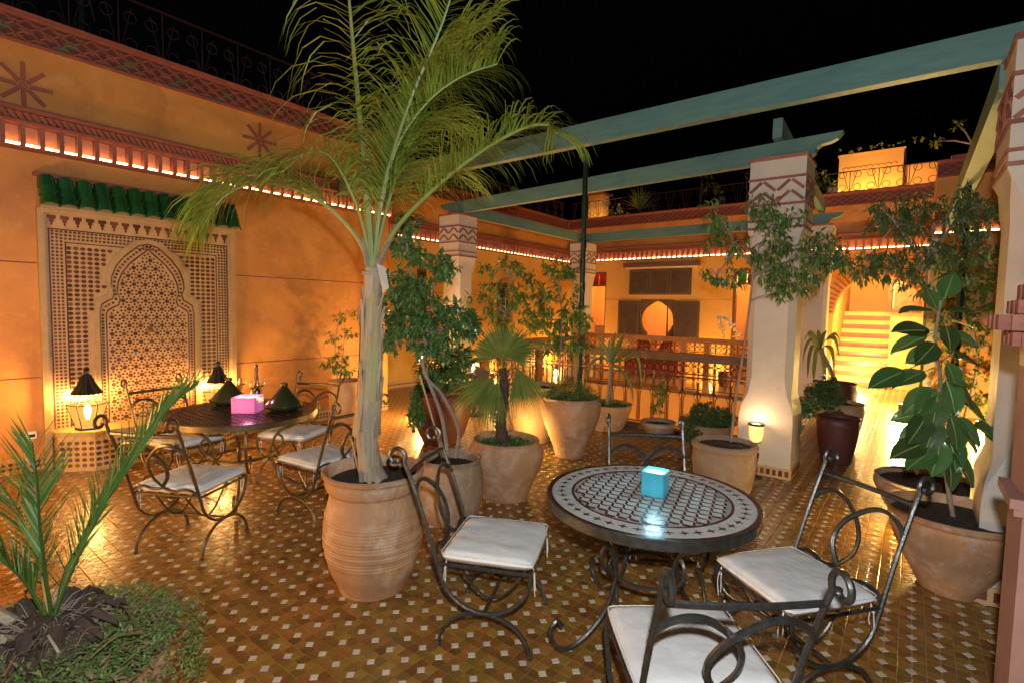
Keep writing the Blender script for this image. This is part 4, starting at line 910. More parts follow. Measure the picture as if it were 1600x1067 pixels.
# ------------------------------------------------------------------ rubber plant
RP = (.31, 4.16)
RP = tuple(G(1478, 905)[:2])
pot((.27, 4.20), [(.155, 0), (.165, .02), (.205, .10), (.255, .20), (.305, .32), (.335, .42), (.335, .455), (.35, .472), (.365, .50)], 'wide terracotta pot of the rubber plant beside the right pillar', terra, zs=.445)
def rubber():
    B = Vector((.27, 4.20, .44)); th = thing('rubber_plant', 'rubber plant with big glossy oval leaves by the right pillar', 'plant', B); dB = depth(B+Vector((0, 0, .5)))
    W = lambda x, y, o=0: D(x, y, dB+o)-B
    mb = MB(); C = cr([Vector((0, 0, 0)), W(1478, 740), W(1474, 680), W(1470, 600), W(1462, 530), W(1470, 470)], 6); mb.tube(C, [.013-.0002*i for i in range(len(C))], 7); mb.build('stem', barkG, th)
    lm = MB(); nL, nW = 8, 4; V = []
    for i in range(nL+1):
        t = i/nL; w = .052*math.sin(PI*t**.85)**.8*(1 if t < 1 else 0)+.0005
        for j in range(-nW//2, nW//2+1): s = j/(nW/2); V.append((s*w, .03+.20*t, .014*abs(s)*1.2-.05*t*t-.004*s*s+(.0 if j else -.004)))
    k = nW+1; lm.add(V, [(i*k+j, i*k+j+1, (i+1)*k+j+1, (i+1)*k+j) for i in range(nL) for j in range(nW)]); lm = lm.mesh('leaf', rubL, True, 80); rib = MB(); rib.tube([(0, .03+.20*t, -.05*t*t+.0005-.003) for t in np.linspace(0, .97, 9)], [.0042-.0003*i for i in range(9)], 5); rib = rib.mesh('midrib', palmS)
    # px centre of leaf base, px of the tip, depth offset
    Ls = [(1470, 480, 1490, 430, 0), (1470, 490, 1416, 478, -.05), (1472, 490, 1515, 482, -.06), (1468, 500, 1455, 452, .06), (1474, 500, 1520, 505, .05), (1464, 520, 1408, 510, -.06), (1468, 530, 1440, 560, -.09), (1468, 520, 1398, 540, .05),
          (1470, 545, 1500, 560, .04), (1466, 560, 1368, 596, -.06), (1466, 575, 1404, 592, -.09), (1468, 585, 1460, 665, -.12), (1470, 590, 1420, 640, -.02), (1472, 590, 1525, 628, -.03), (1472, 595, 1512, 600, -.09), (1470, 610, 1428, 686, -.10),
          (1474, 620, 1505, 700, -.10), (1476, 640, 1568, 686, -.02), (1476, 640, 1535, 688, -.08), (1474, 660, 1464, 735, -.12), (1474, 660, 1535, 700, .06), (1476, 680, 1402, 706, -.04), (1476, 690, 1425, 724, -.09), (1478, 690, 1510, 726, -.1), (1478, 695, 1528, 752, -.05), (1478, 690, 1470, 735, .08), (1474, 560, 1530, 560, .08), (1468, 545, 1425, 560, -.04), (1472, 555, 1500, 600, -.08), (1476, 615, 1545, 650, .03), (1472, 600, 1440, 640, -.08), (1476, 660, 1500, 730, -.1), (1472, 625, 1450, 700, -.09), (1474, 500, 1490, 540, -.09), (1474, 520, 1530, 535, -.03), (1478, 700, 1495, 760, -.06), (1470, 575, 1500, 640, -.1), (1474, 650, 1410, 690, .02), (1470, 640, 1400, 650, .09)]
    for x0, y0, x1, y1, o in Ls:
        a0, b = W(x0, y0), W(x1, y1, o); d = (b-a0); L = d.length; y = d.normalized(); Lb = min(L*.86, .235); a = b-y*Lb; z = Vector((ru(-.3, .3), ru(-.3, .3), 1))-Vector((FV[0], FV[1], 0))*ru(.5, 1.1); x = y.cross(z).normalized(); z = x.cross(y); M_ = Matrix((x, y, z)).transposed().to_4x4(); M_.translation = a
        s = Lb/.23; o_ = link('leaf', lm, th); s *= 1.14; ww = min(1.5, max(1.05, s*.5+.75)); o_.matrix_local = M_@Matrix.Diagonal((ww, s, s, 1)); link('midrib', rib, o_)
        pe = MB(); pe.tube([a0-Vector((0, 0, .01)), (a0+a)/2+Vector((0, 0, .012)), a+y*.03*s], [.005, .004, .003], 5); pe.build('petiole', palmS, th)
rubber()
# ------------------------------------------------------------------ small trees and potted plants
def tree(name, label, cat, B, trunks, clumps, lm, L, W, bm=barkG, r=.016, droop=.4, twig=True, group=None, den=1.3):
    th = thing(name, label, cat, B, 0, group); dB = depth(B+Vector((0, 0, .6))); Wd = lambda x, y, o=0: D(x, y, dB+o)-B
    for t in trunks:
        mb = MB(); C = cr([Wd(*p) if len(p) > 1 else Vector((0, 0, 0)) for p in t], 6); mb.tube(C, [r*(1-.55*i/len(C)) for i in range(len(C))], 7); mb.build('trunk', bm, th)
    mb = MB(); tg = MB(); hub = [Wd(*p) for t in trunks for p in t if len(p) > 1]
    for (x, y, o, R, n) in clumps:
        c = Wd(x, y, o); clump(mb, c, R, int(n*den), L, W, droop)
        if twig:
            h = min(hub, key=lambda q: (q-c).length); mdl = (h+c)/2+Vector((ru(-.03, .03), ru(-.03, .03), ru(0, .05))); tg.tube(cr([h, mdl, c], 4), [.006-.0004*i for i in range(9)], 5)
            for j in range(3): tg.tube([c-(c-h).normalized()*R*.4, c+rdir()*R*.8], .0025, 4)
    stuff(mb.build('crown', lm, th, False))
    if twig: stuff(tg.build('branches', bm, th))
    return th
# twisted tree in the grey pot
pot((-2.86, 2.93), [(.19, 0), (.20, .02), (.24, .12), (.262, .25), (.255, .38), (.235, .46), (.24, .49), (.25, .51)], 'grey brown pot with the leaning twisted trunks behind the near chair', terraB, zs=.44)
B = Vector((-2.86, 2.93, .44))
tree('leafy_tree', 'leafy tree with glossy dark leaves and two leaning trunks', 'tree', B, [[(700, 712), (690, 650), (668, 590), (654, 548), (645, 490), (640, 420), (632, 350)], [(712, 715), (716, 668), (690, 615), (662, 580), (668, 520), (676, 450)]],
     [(640, 352, 0, .10, 160), (632, 385, .05, .11, 200), (655, 400, -.05, .10, 140), (690, 420, 0, .13, 240), (620, 440, .05, .13, 260), (650, 455, -.05, .15, 330), (612, 482, 0, .13, 260), (640, 500, -.08, .16, 380), (675, 490, .06, .14, 300), (715, 492, 0, .12, 260), (610, 520, .05, .11, 200), (700, 515, -.04, .13, 260), (735, 510, .04, .10, 180), (660, 535, .05, .13, 230), (690, 545, .1, .11, 140), (640, 470, .15, .14, 240), (610, 535, -.05, .08, 110)], treeL, .068, .030, barkG, .017)
st_ = thing('cane_stake', 'pale bamboo cane leaning in the grey brown pot', 'stake', B); mb = MB(); dB = depth(B); mb.tube([Vector((-.05, -.03, -.05)), D(686, 690, dB)-B, D(656, 585, dB+.02)-B], .007, 6); mb.build('cane', mat('cane', (.45, .33, .2), rough=.6), st_)
# fan palm
FPp = (-2.85, 3.62)
pot(FPp, [(.20, 0), (.215, .03), (.25, .12), (.30, .24), (.335, .36), (.335, .44), (.30, .50), (.305, .53)], 'banded terracotta pot of the fan palm, mossy at the rim', terra, zs=.47, wob=.02)
def fan_palm():
    B = Vector((*FPp, .47)); th = thing('fan_palm', 'small fan palm with drooping split fan leaves', 'palm', B); dB = depth(B+Vector((0, 0, .4))); W = lambda x, y, o=0: D(x, y, dB+o)-B
    mb = MB(); C = cr([Vector((0, 0, -.02)), W(782, 660), W(788, 610), W(785, 575)], 5); mb.tube(C, [.055-.0012*i for i in range(len(C))], 10); 
    for i in range(90):
        a = ru(0, 6.3); t = rnd(); q = C[int(t*(len(C)-1))]; d = Vector((math.cos(a), math.sin(a), .7)); mb.tube([q+Vector((math.cos(a), math.sin(a), 0))*.045, q+Vector((math.cos(a), math.sin(a), 0))*.07+Vector((0, 0, .035))], [.006, .001], 4)
    mb.build('trunk', barkD, th, False)
    for (x, y, o, tx, ty, to, R, sp_, m_) in ((784, 560, -.02, 790, 500, -.02, .36, 1.15, fanL), (770, 590, -.05, 735, 640, -.10, .42, .85, fanL), (778, 595, -.08, 766, 665, -.14, .36, .45, fanL), (808, 575, 0, 838, 660, -.02, .42, .6, fanL), (795, 560, .06, 815, 505, .1, .34, 1.1, fanL), (775, 560, .08, 745, 515, .12, .30, 1.1, fanL), (765, 580, 0, 725, 600, .02, .22, .9, dryL), (800, 560, .1, 850, 530, .15, .2, 1.2, fanL)):
        b, t = W(x, y, o), W(tx, ty, to); d = (t-b).normalized(); s = d.cross(Vector(FV)).normalized(); nn = s.cross(d); f = MB(); f.tube(cr([W(786, 585), (W(786, 585)+b)/2+Vector((0, 0, .02)), b], 4), .005, 5); nseg = 26
        for k in range(nseg):
            a = -sp_+2*sp_*(k+.5)/nseg; u = (d*math.cos(a)+s*math.sin(a)).normalized(); e = s*math.cos(a)-d*math.sin(a); L = R*ru(.85, 1.05)*(1 if abs(a) < 1 else .85); w_ = R*sp_*2/nseg*.62; dr = Vector((0, 0, -1))
            p = [b+u*L*q+dr*L*.25*max(0, q-.5)**2*2 for q in (0, .35, .65, .88, 1.0)]; ww = [.002, w_*.5, w_*.5, w_*.22, .001]; V = []
            for i in range(5): V += [p[i]-e*ww[i], p[i]+nn*ww[i]*.7, p[i]+e*ww[i]]
            f.add(V, [(3*i+j, 3*i+j+1, 3*i+4+j, 3*i+3+j) for i in range(4) for j in (0, 1)])
        f.build('fan_leaf', m_, th, False)
    sk_ = MB()
    for i in range(60): a = ru(-2.6, .6); p = W(778, 600); u = Vector((ru(-.12, .12), ru(-.1, .1), 0)); sk_.tube([p+u*.3, p+u+Vector((0, 0, -.12)), p+u*1.2+Vector((0, 0, -ru(.2, .34)))], .0018, 3)
    stuff(sk_.build('dry_fibres', dryL, th, False))
fan_palm()
cover(FPp, .29, .47, 'green ground cover around the fan palm trunk', 1500, moss, .05, .03, .06)
# tall pots behind
pot((-3.08, 5.12), [(.15, 0), (.165, .02), (.195, .12), (.265, .28), (.325, .44), (.345, .56), (.332, .64), (.322, .66), (.336, .70)], 'tall terracotta urn tapering to its foot, full of green ground cover', terra, zs=.65)
cover((-3.08, 5.12), .30, .65, 'dense green ground cover filling the tall urn', 2600, moss, .30, .035, .03)
B = Vector((-3.08, 5.12, .65))
tree('citrus_tree', 'thin young citrus tree growing from the tall urn', 'tree', B, [[(872, 615), (875, 560), (878, 500), (872, 440)]], [(870, 420, 0, .17, 170), (885, 440, .1, .16, 160), (850, 470, -.05, .17, 200), (845, 500, 0, .18, 260), (865, 520, .1, .17, 200), (890, 480, -.1, .16, 180), (905, 500, 0, .15, 150), (890, 530, .05, .15, 160), (862, 540, 0, .13, 120), (905, 540, .1, .12, 100)], citL, .10, .036, barkG, .013, den=.75)
pot((-3.80, 5.42), [(.20, 0), (.22, .03), (.28, .2), (.335, .45), (.345, .62), (.32, .70), (.33, .73)], 'yellow lit pot standing between the fan palm and the tall urn', terraD, zs=.68)
B = Vector((-3.80, 5.42, .68))
tree('citrus_tree', 'taller citrus tree behind the fan palm', 'tree', B, [[(808, 590), (800, 540), (790, 490), (795, 430)]], [(762, 420, 0, .12, 90), (770, 450, 0, .16, 150), (775, 480, 0, .17, 160), (795, 415, 0, .14, 120), (810, 425, .1, .14, 120), (800, 455, -.1, .17, 160), (815, 470, 0, .16, 140), (832, 440, 0, .13, 100), (790, 500, .1, .18, 160), (825, 490, 0, .15, 120), (745, 470, .05, .10, 50)], citL, .10, .034, barkG, .012, den=.8)
# dark red pot with trailing ivy and leafy shrub
IV = (G(690, 690).x, G(690, 690).y)
pot(IV, [(.22, 0), (.24, .03), (.31, .2), (.37, .45), (.385, .60), (.36, .66), (.38, .69)], 'dark red glazed pot with ivy trailing down its side', terraC, zs=.64)
B = Vector((*IV, .64))
tree('shrub', 'leafy green shrub in the dark red pot', 'shrub', B, [[(690, 600), (692, 580), (700, 560)]], [(680, 585, -.1, .16, 180), (700, 565, 0, .18, 220), (715, 580, -.1, .17, 200), (735, 560, 0, .13, 120), (690, 595, -.2, .15, 150), (665, 575, 0, .12, 110), (720, 550, .1, .14, 120)], treeL, .10, .04, barkG, .01)
iv = MB(); dI = depth(B)
for s_ in range(16):
    x = 645+s_*1.6; p = [D(660+s_*1.2, 592, dI-.1), D(x, 610, dI-.28), D(x-2+ru(-3, 3), 640, dI-.3), D(x-4+ru(-4, 4), 660+ru(-15, 12), dI-.26)]; C = cr(p, 8); iv.tube(C, .003, 4)
    for q in C[4:]:
        for j in range(3): leaf(iv, q, rdir()+Vector((0, 0, -.7)), .05, .04)
tag(iv.build('trailing_ivy', treeL, None, False), 'dark ivy trailing over the edge of the dark red pot', 'ivy')
# yucca
YU = (-3.42, 6.70)
pot(YU, [(.22, 0), (.23, .02), (.29, .16), (.34, .30), (.345, .34), (.36, .37)], 'low round terracotta pot of the yucca by the railing', terra, zs=.33)
cover(YU, .31, .33, 'green ground cover below the yucca', 700, moss, .09, .04, .02)
def yucca(B, C_, tips, label, name='yucca', cat='yucca', wd=.05, mt=fanL, rt=.03):
    th = thing(name, label, cat, B); dB = depth(B+Vector((0, 0, .5))); W = lambda x, y, o=0: D(x, y, dB+o)-B
    mb = MB(); c = W(*C_); mb.tube(cr([Vector((0, 0, -.02)), (c*.5)+Vector((.01, 0, 0)), c], 5), [rt*1.2-.0008*i for i in range(11)], 8); mb.build('trunk', barkG, th)
    for t in tips:
        p = [c]+[W(*q) for q in t]; P = cr(p, 5); side = (P[-1]-P[0]).cross(Vector(FV)+Vector((0, 0, .6))); side = side.normalized() if side.length > 1e-3 else Vector((1, 0, 0)); f = MB(); n = len(P); V = []
        for i, q in enumerate(P): t_ = i/(n-1); ww = wd*.5*(.5+1.2*t_)*(1-t_**2.5) if t_ < 1 else 0.0; ww = max(ww, .001); V += [q-side*ww, q-Vector((0, 0, ww*.5)), q+side*ww]
        f.add(V, [(3*i+j, 3*i+j+1, 3*i+4+j, 3*i+3+j) for i in range(n-1) for j in (0, 1)]); f.build('strap_leaf', mt, th, False)
    return th
yucca(Vector((*YU, .33)), (955, 568), [[(945, 545), (935, 534)], [(952, 545), (953, 528)], [(962, 545), (974, 522)], [(968, 540), (978, 515)], [(940, 555), (930, 545), (928, 572)], [(970, 560), (990, 548), (1002, 575)], [(975, 562), (997, 560), (1003, 610)], [(968, 575), (985, 600), (990, 630)], [(945, 560), (925, 565), (915, 600)], [(958, 540), (962, 518, .1)], [(948, 552), (938, 520, .1)], [(972, 550), (984, 535, .15), (992, 545, .2)]], 'yucca with pale strap leaves in the low pot by the railing')
yb = Vector((-2.68, 6.78, 0))
pot((yb.x, yb.y), [(.12, 0), (.14, .02), (.20, .10), (.235, .16), (.225, .19), (.235, .205)], 'shallow dark bowl on the tiles by the railing', terraB, zs=.16)
tree('sprig', 'slender pale sprig growing from the shallow dark bowl', 'plant', Vector((yb.x, yb.y, .16)), [[(1030, 660), (1031, 630), (1030, 595)]], [(1030, 600, 0, .07, 60), (1033, 620, 0, .09, 80), (1028, 637, 0, .09, 70), (1035, 610, 0, .06, 50)], citL, .07, .02, barkG, .006)
# hedge-like box plant and its pot, ficus pot with thin tree
hp = (-1.98, 6.72)
pot(hp, [(.20, 0), (.21, .02), (.25, .15), (.28, .26), (.29, .29)], 'terracotta pot half hidden under the dense box plant', terra, zs=.25)
tree('box_plant', 'dense dark box plant hanging over its pot by the railing', 'shrub', Vector((*hp, .25)), [[(1112, 680), (1110, 655)]], [(1085, 660, 0, .16, 900), (1100, 645, 0, .17, 900), (1088, 680, -.1, .15, 700), (1128, 650, 0, .15, 700), (1140, 655, .1, .10, 300), (1105, 665, -.05, .15, 600)], fineL, .034, .02, barkG, .01, .2, den=2.3)
FPo = (-1.37, 5.16)
pot(FPo, [(.24, 0), (.255, .03), (.28, .15), (.295, .28), (.285, .38), (.295, .41), (.30, .44), (.285, .46)], 'pale straight sided pot of the thin tree before the lit pillar', terraB, zs=.42)
B = Vector((*FPo, .42))
tree('thin_tree', 'thin trunked tree spreading across the pale lamp lit pillar', 'tree', B, [[(1142, 690), (1150, 620), (1163, 540), (1172, 470), (1178, 420), (1190, 380), (1215, 350)], [(1178, 415), (1150, 395), (1120, 430)], [(1176, 430), (1215, 415), (1260, 400), (1310, 400)]],
     [(1115, 330, .1, .12, 130), (1135, 355, .1, .14, 170), (1118, 375, 0, .11, 120), (1150, 385, .05, .13, 150), (1185, 320, 0, .14, 190), (1195, 345, 0, .14, 190), (1215, 375, 0, .15, 220), (1240, 340, 0, .13, 170), (1200, 400, -.05, .14, 190), (1175, 395, .05, .12, 130), (1240, 390, 0, .13, 170), (1130, 428, 0, .10, 120), (1150, 435, .05, .10, 100), (1110, 425, 0, .08, 80), (1215, 430, 0, .13, 200), (1240, 430, -.05, .14, 220), (1195, 425, .05, .12, 140), (1265, 425, 0, .14, 230), (1220, 450, 0, .10, 120), (1250, 452, -.1, .09, 90), (1280, 395, 0, .14, 220), (1300, 405, .05, .14, 230), (1270, 375, 0, .12, 140), (1325, 415, .1, .12, 170), (1295, 380, .05, .11, 120), (1215, 465, 0, .07, 50)], treeL, .085, .026, barkG, .014, .7, den=.62)
# ficus in the right rear pot
FR = tuple(G(1436, 812)[:2]); 
pot((.20, 5.55), [(.26, 0), (.28, .03), (.35, .14), (.40, .24), (.405, .29), (.39, .31), (.40, .33)], 'low wide pot behind the rubber plant', terraB, zs=.29)
B = Vector((.20, 5.55, .29))
tree('pepper_tree', 'slim tree with fine drooping leaves before the brick arch', 'tree', B, [[(1432, 740), (1436, 650), (1441, 560), (1446, 470), (1450, 400), (1460, 350)], [(1448, 420), (1400, 350), (1380, 330)], [(1452, 400), (1500, 340), (1530, 320)]],
     [(1385, 325, 0, .14, 190), (1415, 330, .05, .16, 240), (1370, 345, 0, .11, 110), (1440, 315, 0, .13, 170), (1400, 355, .05, .14, 170), (1430, 360, 0, .15, 200), (1480, 330, 0, .15, 200), (1510, 315, 0, .14, 190), (1540, 330, .05, .13, 180), (1500, 350, 0, .13, 150), (1460, 390, .05, .14, 180), (1480, 400, 0, .15, 220), (1520, 390, .05, .13, 150), (1355, 405, 0, .13, 190), (1385, 410, .05, .13, 190), (1410, 400, 0, .13, 180), (1435, 420, 0, .14, 200), (1350, 425, 0, .10, 110), (1380, 430, 0, .10, 110), (1425, 440, 0, .11, 120), (1495, 430, .05, .14, 180), (1530, 350, 0, .12, 140), (1445, 450, 0, .09, 70), (1505, 370, .1, .12, 120)], fineL, .075, .018, barkG, .014, .8, den=1.0)
# climber on the far right wall
cl = MB()
for i in range(230):
    x = ru(.35, 2.9); z = ru(.2, 3.0)*(1 if x > .7 else .9); c = Vector((x, 11.55+ru(-.12, .08), z)); clump(cl, c, .16, 27, .10, .05, .5)
ct = thing('climber', 'leafy climbing plant covering the ochre wall beside the right pillar', 'climber', (0, 0, 0)); stuff(cl.build('foliage', citL, ct, False)); mb = MB()
for x in (.8, 1.4, 2.2): mb.tube(cr([(x, 11.6, 0), (x+.1, 11.62, 1), (x-.1, 11.6, 2), (x+.15, 11.6, 2.9)], 5), .02, 6)
mb.build('stem', barkG, ct)
uplight((.9, 10.7, 0), 42, 'floor uplight below the climber', GOLD)
# pots beside the bright passage
r1 = (-.62, 7.0)
pot(r1, [(.14, 0), (.15, .02), (.17, .12), (.205, .32), (.22, .46), (.215, .50), (.225, .53)], 'dark slender pot right of the pale lamp lit pillar', terraC, zs=.49)
tree('shrub', 'small leafy plant trailing from the dark slender pot', 'shrub', Vector((*r1, .49)), [[(1262, 640), (1255, 630)]], [(1252, 640, 0, .13, 170), (1265, 632, 0, .12, 150), (1245, 665, 0, .09, 90), (1243, 690, 0, .07, 60)], treeL, .06, .03)
r2 = (-.72, 8.2)
pot(r2, [(.18, 0), (.20, .03), (.25, .2), (.285, .42), (.28, .50), (.29, .53)], 'brown pot under the hanging green mound near the passage', terra, zs=.49)
tree('trailing_plant', 'dense green mound trailing over the brown pot near the passage', 'shrub', Vector((*r2, .49)), [[(1290, 620), (1288, 612)]], [(1285, 612, -.1, .16, 500), (1298, 622, -.1, .18, 900), (1292, 600, -.05, .16, 600), (1270, 622, -.1, .15, 500), (1302, 645, -.15, .12, 320), (1275, 608, -.1, .12, 300), (1306, 630, 0, .10, 200)], fineL, .045, .026, barkG, .01, .6)
r3 = (-.86, 9.3)
pot(r3, [(.18, 0), (.20, .03), (.24, .2), (.26, .5), (.25, .64), (.26, .67)], 'red brown pot of the spiky plant near the stairs', terraC, zs=.62)
yucca(Vector((*r3, .62)), (1281, 545), [[(1268, 530), (1258, 545), (1254, 570)], [(1272, 525), (1262, 520), (1256, 535)], [(1280, 525), (1278, 515)], [(1286, 525), (1292, 516)], [(1292, 530), (1305, 530), (1312, 560)], [(1290, 540), (1300, 548), (1304, 585)], [(1270, 540), (1264, 560), (1262, 590)], [(1284, 545), (1288, 570), (1290, 590)], [(1276, 545), (1272, 575), (1272, 595)], [(1294, 528), (1306, 522), (1314, 535)]], 'spiky arching plant lit from below near the stairs', 'spiky_plant', 'plant', .075, fanL, .03)
# pot against the ochre wall
lw = (-6.45, 4.42)
pot(lw, [(.18, 0), (.19, .02), (.22, .2), (.235, .42), (.23, .58), (.245, .62)], 'straight sided pot against the ochre wall with a thin bushy plant', terraD, zs=.57)
tree('bamboo_plant', 'thin bushy plant in the pot against the ochre wall', 'plant', Vector((*lw, .57)), [[(527, 590), (524, 540), (530, 490)], [(532, 590), (538, 530), (540, 485)]], [(520, 570, 0, .14, 150), (540, 575, 0, .13, 130), (530, 555, 0, .13, 110), (520, 525, 0, .12, 60), (545, 520, 0, .12, 60), (530, 495, 0, .11, 50), (550, 490, 0, .09, 40)], citL, .075, .022, barkG, .008)
# roof plants
def roof_plant(x, y, z, h, label, r=.3, n=220, sp_=False):
    th = thing('roof_plant', label, 'plant', (x, y, z), 0, 'plants along the far roof edge'); mb = MB(); mb.tube([(0, 0, 0), (ru(-.05, .05), 0, h*.7)], .018, 5); mb.build('stem', barkD, th); c = MB()
    if sp_:
        for i in range(60): a = ru(0, 6.3); e = ru(.2, 1.3); d = Vector((math.cos(a)*math.cos(e), math.sin(a)*math.cos(e), math.sin(e))); leaf(c, Vector((0, 0, h*.45)), d, h*.6, .05, bend=.1)
    else:
        for k in range(4): clump(c, (ru(-r, r)*.6, ru(-r, r)*.4, h*(.55+.14*k)), r*.7, n//4, .11, .035, .3)
    stuff(c.build('foliage', citL, th, False))
zr = ZP-.3
roof_plant(-6.35, 14.1, zr, 1.15, 'spiky roof plant right of the chimney', sp_=True); roof_plant(-4.7, 14.2, zr, 1.75, 'tall bushy roof plant above the shutters'); roof_plant(-4.15, 14.1, zr, .9, 'small roof plant right of the tall bushy one', .2, 120); roof_plant(-3.5, 14.2, zr, 1.5, 'sparse roof plant left of the pale pillar top', .2, 60)
roof_plant(-1.75, 14.1, zr, .95, 'bushy roof plant at the left foot of the yellow rooftop block', .35, 260); roof_plant(-7.0, 14.0, zr, .8, 'low roof plant behind the far left corner', .3, 160); roof_plant(-8.75, 9.0, zr, .9, 'low plant on the gallery roof edge', .3, 200); roof_plant(-8.75, 11.0, zr, .85, 'pale plant on the gallery roof near the corner', .3, 200)
rt_ = thing('roof_tree', 'small bare branched tree on the far right roof', 'tree', (.75, 14.5, 4.9)); mb = MB(); c = MB()
mb.tube([(0, 0, 0), (.03, 0, .4)], .035, 6)
for a, e, L in ((2.6, .3, .7), (1.2, .9, .8), (.3, .5, .6), (2.0, .9, .6), (.8, .2, .5)): p = Vector((.03, 0, .4)); q = p+Vector((math.cos(a), .2*math.sin(a*3), math.sin(e)*.9))*L; mb.tube([p, (p+q)/2+Vector((0, 0, .05)), q], [.02, .014, .006], 5); clump(c, q, .13, 45, .09, .03)
mb.build('trunk', barkG, rt_); stuff(c.build('crown', citL, rt_, False))
bx = MB()
for i in range(10): clump(bx, (-1.6+i*.2, 15.1, ZP+1.28+ru(0, .05)), .07, 18, .06, .03)
tag(bx.build('roof_creeper', citL, None, False), 'low creeper along the top of the yellow rooftop block', 'creeper', None, 'stuff')
# orchid-like white blossom spray in the far doorway
fb = thing('blossom_spray', 'pale blossom spray by the far door behind the thin tree', 'flowers', (-3.42, 12.6, 0)); mb = MB(); C = cr([(0, 0, 0), (-.02, 0, .9), (-.15, 0, 1.55), (.05, 0, 1.5), (.3, 0, 1.1)], 6); mb.tube(C, .008, 5); mb.build('stem', barkG, fb); c = MB()
for q in C[8:]: clump(c, q, .06, 18, .06, .05, .1)
stuff(c.build('petals', mat('white_petals', (.75, .7, .6), rough=.6), fb, False))
pot((-3.42, 12.6), [(.12, 0), (.16, .15), (.17, .3), (.18, .32)], 'small pot of the blossom spray by the far door', terraC)
# ------------------------------------------------------------------ wrought iron chairs
def chair_proto(im):
    th = thing('garden_chair', 'x', 'chair', (0, 0, 0)); w = .245; hd = .235
    def yb_(z): return -hd-.01-(z-.42)*.30-.03*((z-.42)/.5)**2
    def side(x):
        pts = [(x, yb_(z), z) for z in np.linspace(.92, .42, 7)]
        cx_, cz_ = yb_(.92)-.045, .925; sp_ = []
        for k in range(19):
            t = k/18; a = -.1+t*(2.05*PI); r = .046*(1-.72*t)+.004; sp_.append((x, cx_+r*math.cos(a)*1.0, cz_+.012+r*math.sin(a)+.012*(1-t)))
        bowl = [(x, -hd*math.cos(t), .42-.225*math.sin(t)) for t in np.linspace(0, PI, 17)]
        mb = MB(); mb.tube(sp_[::-1]+pts+bowl[1:], .0105, 7); return mb
    def arch(x):
        mb = MB(); mb.tube([(x, -.235, .008)]+[(x, -.232*math.cos(t), .01+.185*math.sin(t)) for t in np.linspace(0, PI, 15)]+[(x, .235, .008)], .0105, 7); mb.lathe([(.014, 0), (.015, .012), (.011, .02)], 8, (x, -.235, 0)); mb.lathe([(.014, 0), (.015, .012), (.011, .02)], 8, (x, .235, 0)); return mb
    for x in (-w, w): side(x).build('side_frame', im, th); arch(x).build('leg', im, th)
    mb = MB(); mb.tube([(x, yb_(.865)-.012*math.cos(x/w*1.57)*1.6, .865) for x in np.linspace(-w, w, 7)], .0125, 6, flat=.6); mb.build('top_rail', im, th)
    for s in (-1, 1):
        P = [(-w, .735), (-.21, .775), (-.15, .80), (-.085, .79), (-.02, .745), (.03, .69), (.055, .63), (.05, .57), (.015, .515), (-.03, .475), (-.09, .465), (-.15, .480), (-.2, .475), (-w, .45)]
        mb = MB(); mb.tube(cr([(s*a, yb_(z)+s*.008, z) for a, z in P], 5), .0125, 6, flat=.75); mb.build('back_scroll', im, th)
    mb = MB(); mb.tube([(-w, -hd, .42), (w, -hd, .42), (w, hd, .42), (-w, hd, .42)], .0095, 6, True); mb.build('seat_frame', im, th)
    for k in range(5): mb = MB(); mb.tube([(-w+.08+k*.083, -hd, .418), (-w+.08+k*.083, hd, .418)], .005, 5); mb.build('slat', im, th)
    for y in (-.0,): mb = MB(); mb.tube([(-w, y, .196), (w, y, .196)], .009, 6); mb.build('stretcher', im, th)
    for x in (-.11, .11): mb = MB(); mb.tube(cr([(x, -.21, .41), (x, -.1, .26), (x, 0, .2), (x, .1, .26), (x, .21, .41)], 3), .007, 5); mb.build('brace', im, th)
    N = 20; cu = MB(); V = []; e = 5
    def su(t): return t
    for sgn in (1, -1):
        for i in range(N+1):
            for j in range(N+1):
                u, v = -1+2*i/N, -1+2*j/N; uu, vv = math.copysign(abs(u)**.7, u), math.copysign(abs(v)**.7, v); f = max(0, (1-abs(uu)**12))**.5*max(0, (1-abs(vv)**12))**.5
                k = 1-.030*(abs(uu)**4*abs(vv)**4)
                V.append((uu*.248*k, vv*.24*k+.005, .456+sgn*.032*f+(.009*f*math.cos(uu*1.5)*math.cos(vv*1.4) if sgn > 0 else 0)+.0022*f*sgn*(math.sin(9*uu+4*vv)*math.sin(5*vv-3*uu)+.6*math.sin(14*uu-3*vv+2*vv*uu))))
    n1_ = N+1; n2 = n1_*n1_
    cu.add(V, [(i*n1_+j, (i+1)*n1_+j, (i+1)*n1_+j+1, i*n1_+j+1) for i in range(N) for j in range(N)]+[(n2+i*n1_+j, n2+i*n1_+j+1, n2+(i+1)*n1_+j+1, n2+(i+1)*n1_+j) for i in range(N) for j in range(N)])
    c_ = cu.build('seat_cushion', clothm, th, True, 70)
    pp = MB(); pp.tube([(math.copysign(abs(math.cos(t))**.12, math.cos(t))*.2465, math.copysign(abs(math.sin(t))**.12, math.sin(t))*.2385+.005, .474) for t in np.linspace(0, 2*PI, 60)[:-1]], .0026, 5, True); pp.build('piping', clothm, c_)
    for x, y in ((-.2, .235), (.2, .235), (-.235, -.2), (.235, -.2)):
        mb = MB()
        for q in (-.008, .008): mb.tube(cr([(x, y, .44), (x+q, y*1.03, .40), (x+q*1.6, y*1.04, .36), (x+q*.8+ru(-.01, .01), y*1.05, .30+ru(-.02, .04))], 4), .0022, 4)
        mb.tube([(x-.012, y*1.03, .405), (x+.012, y*1.03, .40)], .004, 4); mb.build('tie', clothm, c_)
    return th
